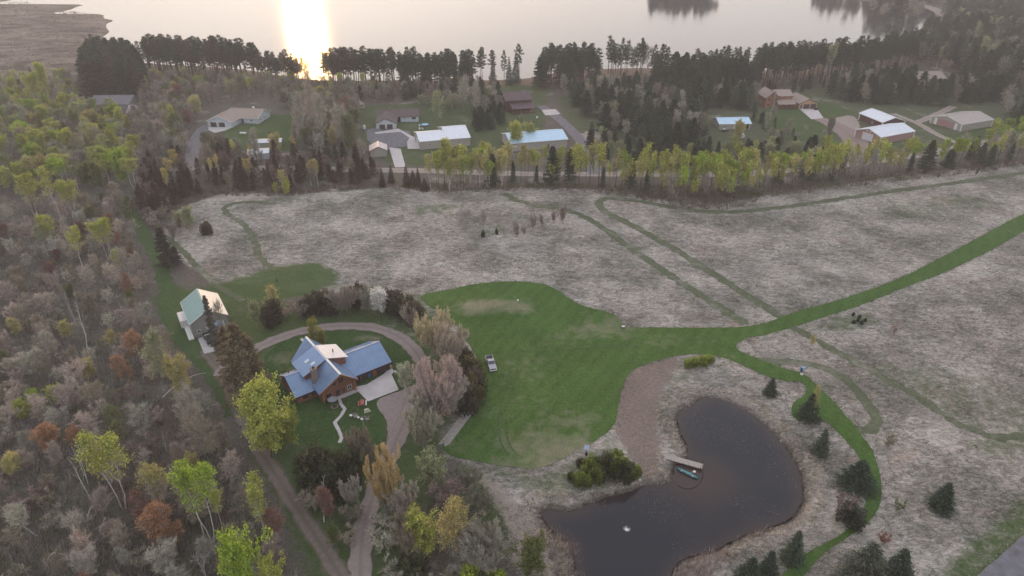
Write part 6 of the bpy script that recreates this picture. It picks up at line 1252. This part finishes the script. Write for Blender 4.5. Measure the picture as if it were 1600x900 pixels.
zone([(905, 200), (965, 222), (1060, 240), (1290, 228), (1270, 240), (1100, 250), (950, 256), (925, 240)], 6.6, 40, [(5, 'evergreen', 5, 9, 1.15, [PG, PE, PD]), (1.2, 'leafy', 5, 8, 1., [PALEG]), (1, 'bare', 7, 9, 1., [TG])], 'in scrub behind the road', 'in the scrub behind the road', keep=False, dmin=3)
zone([(1180, 172), (1240, 205), (1300, 226), (1290, 232), (1200, 225), (1170, 190)], 8, 41, [(1, 'evergreen', 4, 7, 1.1, [PG]), (1, 'bare', 5, 8, 1.1, [TG])], 'left of brick house lawn', 'left of the brick house lawn', keep=False, dmin=3)
zone([(662, 176), (790, 182), (788, 158), (655, 158)], 7, 42, [(3, 'bare', 7, 10, 1.2, [TG, TP]), (1.5, 'leafy', 6, 9, 1.1, [PALEG, OLV])], 'on grass behind the long barn', 'on the grass behind the long barn', keep=False, dmin=4)
zone([(560, 158), (600, 160), (650, 158), (650, 148), (560, 148)], 7, 43, [(3, 'bare', 7, 10, 1.2, [TG, TB]), (1, 'evergreen', 8, 12, 1.1, [PG])], 'behind the brown roofed house', 'behind the brown roofed house', keep=False, dmin=3)
zone([(1190, 152), (1345, 134), (1345, 120), (1200, 134)], 7, 44, [(3, 'bare', 4, 7, 1.2, [TR, TB, TO]), (1, 'evergreen', 5, 8, 1., [PG])], 'under pines behind the log cabin', 'under the pines behind the log cabin', keep=False, dmin=2)
zone([(850, 200), (880, 235), (920, 262), (900, 262), (840, 240)], 6, 45, [(2, 'evergreen', 5, 8, 1., [PG]), (2, 'leafy', 4, 7, .9, [PALEG, YEL])], 'between blue roof and driveway', 'between the blue roof and the driveway', keep=False, dmin=3, avoid=(PP([(780, 185), (890, 185), (893, 236), (790, 240)]),))
zone([(1520, 222), (1700, 190), (1700, 215), (1540, 238)], 7, 31, [(4, 'aspen', 9, 12, 1.3, [LIME, YG])], 'beyond the gravel road at the right edge', 'beyond the gravel road at the right edge')
zone([(420, 505), (460, 470), (480, 480), (440, 520)], 5, 35, [(1, 'shrub', 2, 3, 1.2, [TP, TO])], 'beyond the loop drive', 'beyond the loop drive')
zone([(580, 800), (600, 790), (760, 830), (800, 920), (570, 930)], 4.6, 36, [(3, 'shrub', 2.2, 3.6, 1.3, [TB, TO, TG]), (1, 'bare', 4, 6, 1., [TB])], 'in the brush between lower drive and pond', 'between lower drive and pond', dmin=2, avoid=(DRV,))
zone([(465, 780), (560, 790), (550, 900), (520, 860)], 4.6, 37, [(3, 'shrub', 2.2, 3.4, 1.3, [TB, TO])], 'between dirt track and gravel drive', 'between dirt track and gravel drive', dmin=2, avoid=(DRV, DTR))
zone([(205, 340), (262, 330), (300, 350), (255, 400), (235, 380)], 4.5, 38, [(2, 'shrub', 2.2, 3.5, 1.2, [TB, TP]), (1, 'bare', 4, 6, 1., [TB])], 'in the brushy corner at the field top left', 'in the brushy field corner', dmin=2, avoid=(PP([(205, 340), (222, 340), (262, 400), (240, 410)]),))

# what exceeds the individuals: joined woods of the same trees
for kind, lst in far_stuff.items():
    V = []; F = []; v = []; M = []; Cc = []; n = 0
    for (x, y, h, wide, c, rz, var) in lst:
        _, _, h0, tg, cg = TPL[kind][var]; k = h / h0
        for part, (g) in (('t', tg), ('c', cg)):
            a, f, vv, mm = g.arrays(); f = f[::1]
            if part == 'c':   # thin the copy a little
                step = 3; f = f[::step]; mm = mm[::step]
            ca, sa = math.cos(rz), math.sin(rz); b = np.column_stack([(a[:, 0] * ca - a[:, 1] * sa) * k * wide + x, (a[:, 0] * sa + a[:, 1] * ca) * k * wide + y, a[:, 2] * k + hz(x, y)])
            if part == 'c':
                ctr = b[f].mean(1, keepdims=True); b2 = ctr + (b[f] - ctr) * 1.6; b = b2.reshape(-1, 3); vv = vv[f].reshape(-1); f = np.arange(len(b)).reshape(-1, 3)
            V.append(b); F.append(f + n); n += len(b); v.append(vv)
            col = np.array((.12, .09, .07)) if part == 't' else np.array(c); Cc.append(np.tile(col, (len(b), 1)))
    nm = NAMES[kind][0].replace('_tree', '') + '_woods'
    tag(link(nm, np_mesh(nm, np.concatenate(V), np.concatenate(F), [leaf_material(nm + '_mat', 'attr', .1, .45, 1.5)], None, {'v': np.concatenate(v), 'col': np.concatenate(Cc)})), 'more %ss of the same woods' % WORD[kind], kind='stuff')
print('COUNTS', COUNT, {k: len(v) for k, v in far_stuff.items()})

# --- undergrowth, dry grass, reeds
rng = np.random.default_rng(42)
off_tracks = [(PP([(205, 330), (228, 345), (262, 410), (275, 470), (300, 545), (372, 660), (440, 750), (540, 880), (540, 930), (500, 930), (420, 790), (350, 640), (300, 580), (250, 490), (238, 420)]), 0.0)]
def brushy(q, n, h0, h1, spread, width, flop, pal, sc=.06):
    """groups of stems whose colour changes from patch to patch"""
    nn = np.array([noise.noise(Vector((a * sc, b * sc, 0))) + .5 * noise.noise(Vector((a * sc * 3, b * sc * 3, 5))) for a, b in q]) + rng.normal(size=len(q)) * .12
    ix = np.clip(((nn + .55) / 1.1 * len(pal)).astype(int), 0, len(pal) - 1); out = []
    for i in range(len(pal)):
        m = ix == i
        if m.any(): out.append(tufts(rng, q[m], n, rng.uniform(h0, h1, m.sum()), spread, width, flop, [pal[i]]))
    return out
PAL = [(.25, .17, .135), (.23, .215, .16), (.17, .185, .09), (.30, .28, .255), (.24, .22, .195), (.36, .325, .30), (.20, .22, .10), (.30, .25, .23), (.19, .18, .16)]
parts = []
for z_, d_, h0, h1 in ((W1, .30, 1.2, 3.0), (W2, .55, 1.2, 3.4), (W3, 1.0, 1.0, 3.2)):
    q = keep_off(pts_in(rng, z_, d_), off_tracks); parts += brushy(q, 11, h0, h1, .75, .075, .3, PAL)
stuff_mesh('thicket', parts, [GRASSY])
parts = []
q = keep_off(pts_in(rng, W2, .10), off_tracks); parts += brushy(q, 3, 4, 6.5, .8, .09, .12, [(.26, .23, .19), (.20, .18, .12), (.30, .27, .23)])
q = keep_off(pts_in(rng, W3, .20), off_tracks); parts += brushy(q, 3, 3.5, 6.5, .8, .085, .12, [(.26, .23, .19), (.20, .18, .12), (.30, .27, .23)])
stuff_mesh('sapling_stems', parts, [GRASSY])
parts = []
for z_, d_, pal in (([(205, 300), (600, 285), (600, 292), (440, 306), (330, 306), (262, 338), (240, 360), (205, 340)], .5, [(.12, .075, .06), (.17, .11, .095), (.14, .11, .09)]),
                    ([(600, 294), (700, 303), (800, 297), (900, 300), (985, 308), (1060, 326), (1140, 326), (1200, 308), (1300, 298), (1420, 281), (1540, 268), (1700, 246), (1700, 236), (1540, 254), (1420, 266), (1300, 280), (1200, 290), (985, 290), (700, 285)], .5, [(.13, .10, .08), (.16, .15, .08), (.19, .15, .135), (.12, .125, .06)]),
                    ([(205, 200), (225, 156), (560, 160), (560, 250), (300, 265), (230, 262)], .07, [(.16, .13, .12), (.20, .17, .15)])):
    q = pts_in(rng, z_, d_); q = keep_off(q, [(k, 0) for k in KEEP]); parts += brushy(q, 9, 1.0, 2.4, 1.1, .14, .35, pal)
for z_, d_ in (([(610, 790), (720, 730), (800, 830), (820, 930), (605, 940)], .5), ([(475, 770), (552, 780), (545, 930), (540, 880)], .4), ([(470, 500), (480, 475), (560, 470), (655, 480), (665, 515), (640, 520), (560, 500)], .25)):
    parts += brushy(pts_in(rng, z_, d_), 12, .5, 1.6, .8, .06, .4, [(.15, .12, .09), (.11, .12, .05), (.20, .17, .14), (.09, .10, .04)])
stuff_mesh('undergrowth', parts, [GRASSY])

FP = [(1000, 100), (0, 0)]
keeps = [(LAWN, 0.4), (POND, 0.2)]
trk = PP([(1240, 512), (1350, 575), (1460, 640), (1560, 688), (1640, 680)])
dry = [(.42, .38, .33), (.36, .325, .285), (.29, .265, .22), (.52, .46, .40), (.19, .185, .13), (.34, .285, .255), (.15, .17, .09)]
parts = []
near = PP([(880, 700), (1100, 556), (1250, 500), (1560, 430), (1750, 480), (1900, 700), (1700, 850), (1500, 985), (860, 985), (700, 760), (740, 740), (830, 745)])
q = pts_in(rng, near, 1.5, False); q = keep_off(q, keeps); q = q[sdf(q[:, 0], q[:, 1], PP([(1440, 905), (1500, 850), (1600, 770), (1700, 700), (1800, 760), (1500, 1100), (1380, 1000)])) > 0]
q = q[np.abs(sdf(q[:, 0], q[:, 1], trk, False)) > 1.1]; q = q[sdf(q[:, 0], q[:, 1], PP([(1160, 560), (1200, 566), (1260, 567), (1300, 580), (1335, 605), (1362, 640), (1372, 662), (1362, 674), (1330, 672)]), False) > 1.0]
q = q[sdf(q[:, 0], q[:, 1], PP([(985, 582), (1056, 560), (1068, 565), (1034, 630), (1036, 700), (1005, 735), (966, 672)])) > .3]
q = keep_off(q, [(PP([(700, 700), (760, 715), (900, 700), (965, 670), (1000, 740), (990, 765), (900, 782), (850, 788), (790, 790)]), 0)])
nn = np.array([noise.noise(Vector((a * .07, b * .07, 2))) for a, b in q]); q = q[nn > -.28]
wdir = (1.1, -.5)
parts.append(tufts(rng, q, 8, rng.uniform(.35, .95, len(q)), .42, .075, .85, dry, None, wdir))
far = PP([(330, 318), (700, 300), (1000, 318), (1500, 270), (1800, 250), (1900, 480), (1560, 430), (1250, 500), (1150, 508), (960, 495), (860, 445), (760, 440), (650, 458), (560, 440), (420, 400), (350, 430), (270, 375)])
q = pts_in(rng, far, .55, False); q = keep_off(q, [(LAWN, .3)])
for tr_ in (PP([(788, 302), (850, 325), (893, 331), (965, 372), (1020, 410), (1110, 472), (1165, 508)]), PP([(1620, 268), (1480, 287), (1300, 314), (1200, 327), (1130, 331), (1000, 314), (936, 314), (936, 326), (1010, 362), (1120, 432), (1228, 500)]), PP([(430, 318), (358, 318), (366, 340), (398, 380), (425, 420)])):
    q = q[sdf(q[:, 0], q[:, 1], tr_, False) > 1.7]
nn = np.array([noise.noise(Vector((a * .05, b * .05, 2))) for a, b in q]); q = q[nn > -.2]
parts.append(tufts(rng, q, 6, rng.uniform(.35, .8, len(q)), .7, .12, .9, dry, None, wdir))
q = pts_in(rng, [(985, 582), (1056, 560), (1068, 565), (1034, 630), (1036, 700), (1005, 735), (966, 672)], .7); parts.append(tufts(rng, q, 5, .3, .4, .07, .7, [(.30, .23, .19), (.22, .17, .14), (.13, .15, .07), (.38, .31, .27)]))
q = pts_in(rng, [(840, 745), (900, 712), (960, 690), (985, 740), (930, 770), (860, 790), (820, 770)], .9); parts.append(tufts(rng, q, 5, .3, .4, .07, .7, [(.12, .15, .06), (.22, .20, .14), (.16, .18, .08), (.36, .31, .26)]))
stuff_mesh('dry_grass', parts, [GRASSY])
# reeds and rank grass on the banks, fringe along mown edges
parts = []
q = rng.uniform((-20, 66), (85, 140), (42000, 2)); s = sdf(q[:, 0], q[:, 1], POND); q = q[(s > -.1) & (s < 4.5)]; q = keep_off(q, [(LAWN, .6)])
q = q[~((np.abs(q[:, 0] - P(1045, 715)[0]) < 2.0) & (np.abs(q[:, 1] - P(1045, 715)[1]) < 3.2))]; q = q[::2]
parts.append(tufts(rng, q, 8, rng.uniform(.35, .9, len(q)), .4, .07, .6, [(.58, .51, .41), (.48, .41, .34), (.36, .30, .25), (.62, .54, .43), (.22, .18, .15)]))
for z_ in ([(858, 815), (905, 838), (915, 900), (880, 915), (850, 850)], [(1040, 905), (1060, 872), (1120, 852), (1150, 865), (1090, 915)], [(1150, 838), (1200, 820), (1185, 835)], [(925, 790), (958, 776), (950, 790)]):
    q = pts_in(rng, z_, 4); parts.append(tufts(rng, q, 7, rng.uniform(1.0, 1.9, len(q)), .3, .07, .3, [(.36, .29, .26), (.42, .35, .31), (.27, .21, .19)]))
for pl, w_, hh in ((LAWN, .7, .6),):
    b = np.array(resample(chaikin(pl, 1), .30)); q = b + rng.normal(size=b.shape) * .3; q = q[(sdf(q[:, 0], q[:, 1], pl) > 0) & (q[:, 1] < 240)]
    q = q[(sdf(q[:, 0], q[:, 1], PP([(560, 440), (760, 500), (760, 620), (690, 720), (560, 700)])) > 0)]
    parts.append(tufts(rng, q, 7, rng.uniform(.3, .7, len(q)), .25, .08, .35, [(.30, .27, .22), (.22, .21, .14), (.40, .35, .30), (.10, .11, .05)]))
stuff_mesh('reeds', parts, [GRASSY])
# roadside verge clumps at lower right
parts = []
vg = PP([(1430, 905), (1500, 845), (1600, 762), (1650, 730), (1700, 760), (1600, 850), (1530, 905)])
q = pts_in(rng, vg, 1.0, False); parts.append(tufts(rng, q, 9, rng.uniform(.2, .5, len(q)), .3, .07, .6, [(.46, .42, .34), (.10, .13, .04), (.13, .15, .06), (.30, .28, .2)]))
stuff_mesh('verge_grass', parts, [GRASSY])
# sedge tussocks on the marsh
parts = []
q = pts_in(rng, [(-200, 5), (40, 3), (160, 25), (155, 60), (120, 110), (-100, 125)], .03); parts.append(tufts(rng, q, 8, rng.uniform(.8, 1.8, len(q)), 2.2, .4, .6, [(.30, .25, .21), (.22, .18, .15), (.16, .13, .11), (.26, .23, .13)]))
stuff_mesh('marsh_sedge', parts, [GRASSY])
# flecks of pollen and duckweed drifting on the pond
q = rng.uniform((20, 70), (70, 128), (5000, 2)); q = q[sdf(q[:, 0], q[:, 1], POND) < -1]; w8 = np.array([noise.noise(Vector((a * .09, b * .09, 0))) for a, b in q]) + (q[:, 0] - 42) * .02; q = q[w8 + rng.normal(size=len(q)) * .15 > .12]
k = len(q); C = np.column_stack([q, np.full(k, -.585)]); a = rng.uniform(0, 6.28, k); s = rng.uniform(.04, .10, k)[:, None]
T = np.stack([C + np.column_stack([np.cos(a + o_), np.sin(a + o_), np.zeros(k)]) * s for o_ in (0, 2.1, 4.2)], 1)
stuff_mesh('floating_flecks', [(T, rng.uniform(0, .5, k), np.tile((.30, .29, .27), (k, 1)))], [GRASSY])
# fallen trunks in the left woods
FB = Geo()
for i, (a, b, r, lab) in enumerate((((256, 629), (325, 591), .13, 'pale fallen trunk bowed over the brush left of the dirt track'), ((20, 830), (62, 848), .10, 'pale fallen trunk in the lower left corner'), ((78, 882), (110, 880), .12, 'pale fallen log low in the lower left woods'), ((140, 815), (165, 800), .10, 'short pale fallen stem in the lower left woods'))):
    p = P(*a); q = P(*b); g = Geo(); n_ = 6; pts = [(p[0] + (q[0] - p[0]) * t, p[1] + (q[1] - p[1]) * t, hz(p[0], p[1]) + 1.2 + 1.6 * math.sin(t * 3.0)) for t in np.linspace(0, 1, n_)]
    g.tube(pts, list(np.linspace(r, r * .3, n_)), 0, 6); g.tube([pts[2], np.array(pts[2]) + (.8, 1.0, .8)], [r * .5, .02], 0, 4)
    tag(link('fallen_trunk', g.mesh('fallen_trunk', [BARK_PALE])), lab, 'fallen trunk')
# far shore wood, seen only in the water
V = []; F = []; n = 0; rs = random.Random(11); v = []; Cc = []
strips = [((1010, -8), (1080, -6), 60), ((1080, -6), (1140, -9), 50), ((1250, -12), (1300, -7), 30), ((1300, -7), (1370, 0), 36), ((1370, 0), (1420, 8), 30), ((1420, 8), (1462, 22), 26), ((1462, 22), (1470, 38), 12)]
for a, b, cnt in strips:
    pa, pb = P(*a), P(*b)
    for i in range(cnt):
        t = rs.random(); d = 12 + rs.random() * 60; L_ = math.hypot(pb[0] - pa[0], pb[1] - pa[1]); nx_, ny_ = (pb[1] - pa[1]) / L_, -(pb[0] - pa[0]) / L_
        if ny_ < 0: nx_, ny_ = -nx_, -ny_
        x = pa[0] + (pb[0] - pa[0]) * t + nx_ * d; y = pa[1] + (pb[1] - pa[1]) * t + ny_ * d
        kind = rs.choice(['red_pine', 'evergreen', 'bare']); h = rs.uniform(17, 26) if kind != 'bare' else rs.uniform(13, 18); _, _, h0, tg, cg = TPL[kind][rs.randrange(3)]; k = h / h0; c = jit({'red_pine': PD, 'evergreen': PE, 'bare': TG}[kind][1], .2, rs)
        a_, f, vv, mm = cg.arrays(); f = f[::5]; bb = a_ * (k * 1.3, k * 1.3, k) + (x, y, 1.0); ctr = bb[f].mean(1, keepdims=True); bb = (ctr + (bb[f] - ctr) * 2.3).reshape(-1, 3)
        V.append(bb); F.append(np.arange(len(bb)).reshape(-1, 3) + n); n += len(bb); v.append(vv[f].reshape(-1)); Cc.append(np.tile(c, (len(bb), 1)))
tag(link('far_shore_wood', np_mesh('far_shore_wood', np.concatenate(V), np.concatenate(F), [GRASSY], None, {'v': np.concatenate(v), 'col': np.concatenate(Cc)})), kind='stuff')

# ------------------------------------------------------------------ evening haze
HZ = bpy.data.materials.new('haze_air'); HZ.use_nodes = True; HZ.node_tree.nodes.remove(HZ.node_tree.nodes['Principled BSDF'])
pv = HZ.node_tree.nodes.new('ShaderNodeVolumePrincipled'); pv.inputs['Density'].default_value = 0.00028; pv.inputs['Color'].default_value = (0.93, 0.90, 0.88, 1); pv.inputs['Anisotropy'].default_value = 0.1
HZ.node_tree.links.new(pv.outputs[0], HZ.node_tree.nodes['Material Output'].inputs['Volume'])
me = bpy.data.meshes.new('haze'); me.from_pydata(bvs(-3600, 3600, -1600, 5100, -6, 102), [], BF); me.materials.append(HZ); tag(link('haze', me), kind='stuff')
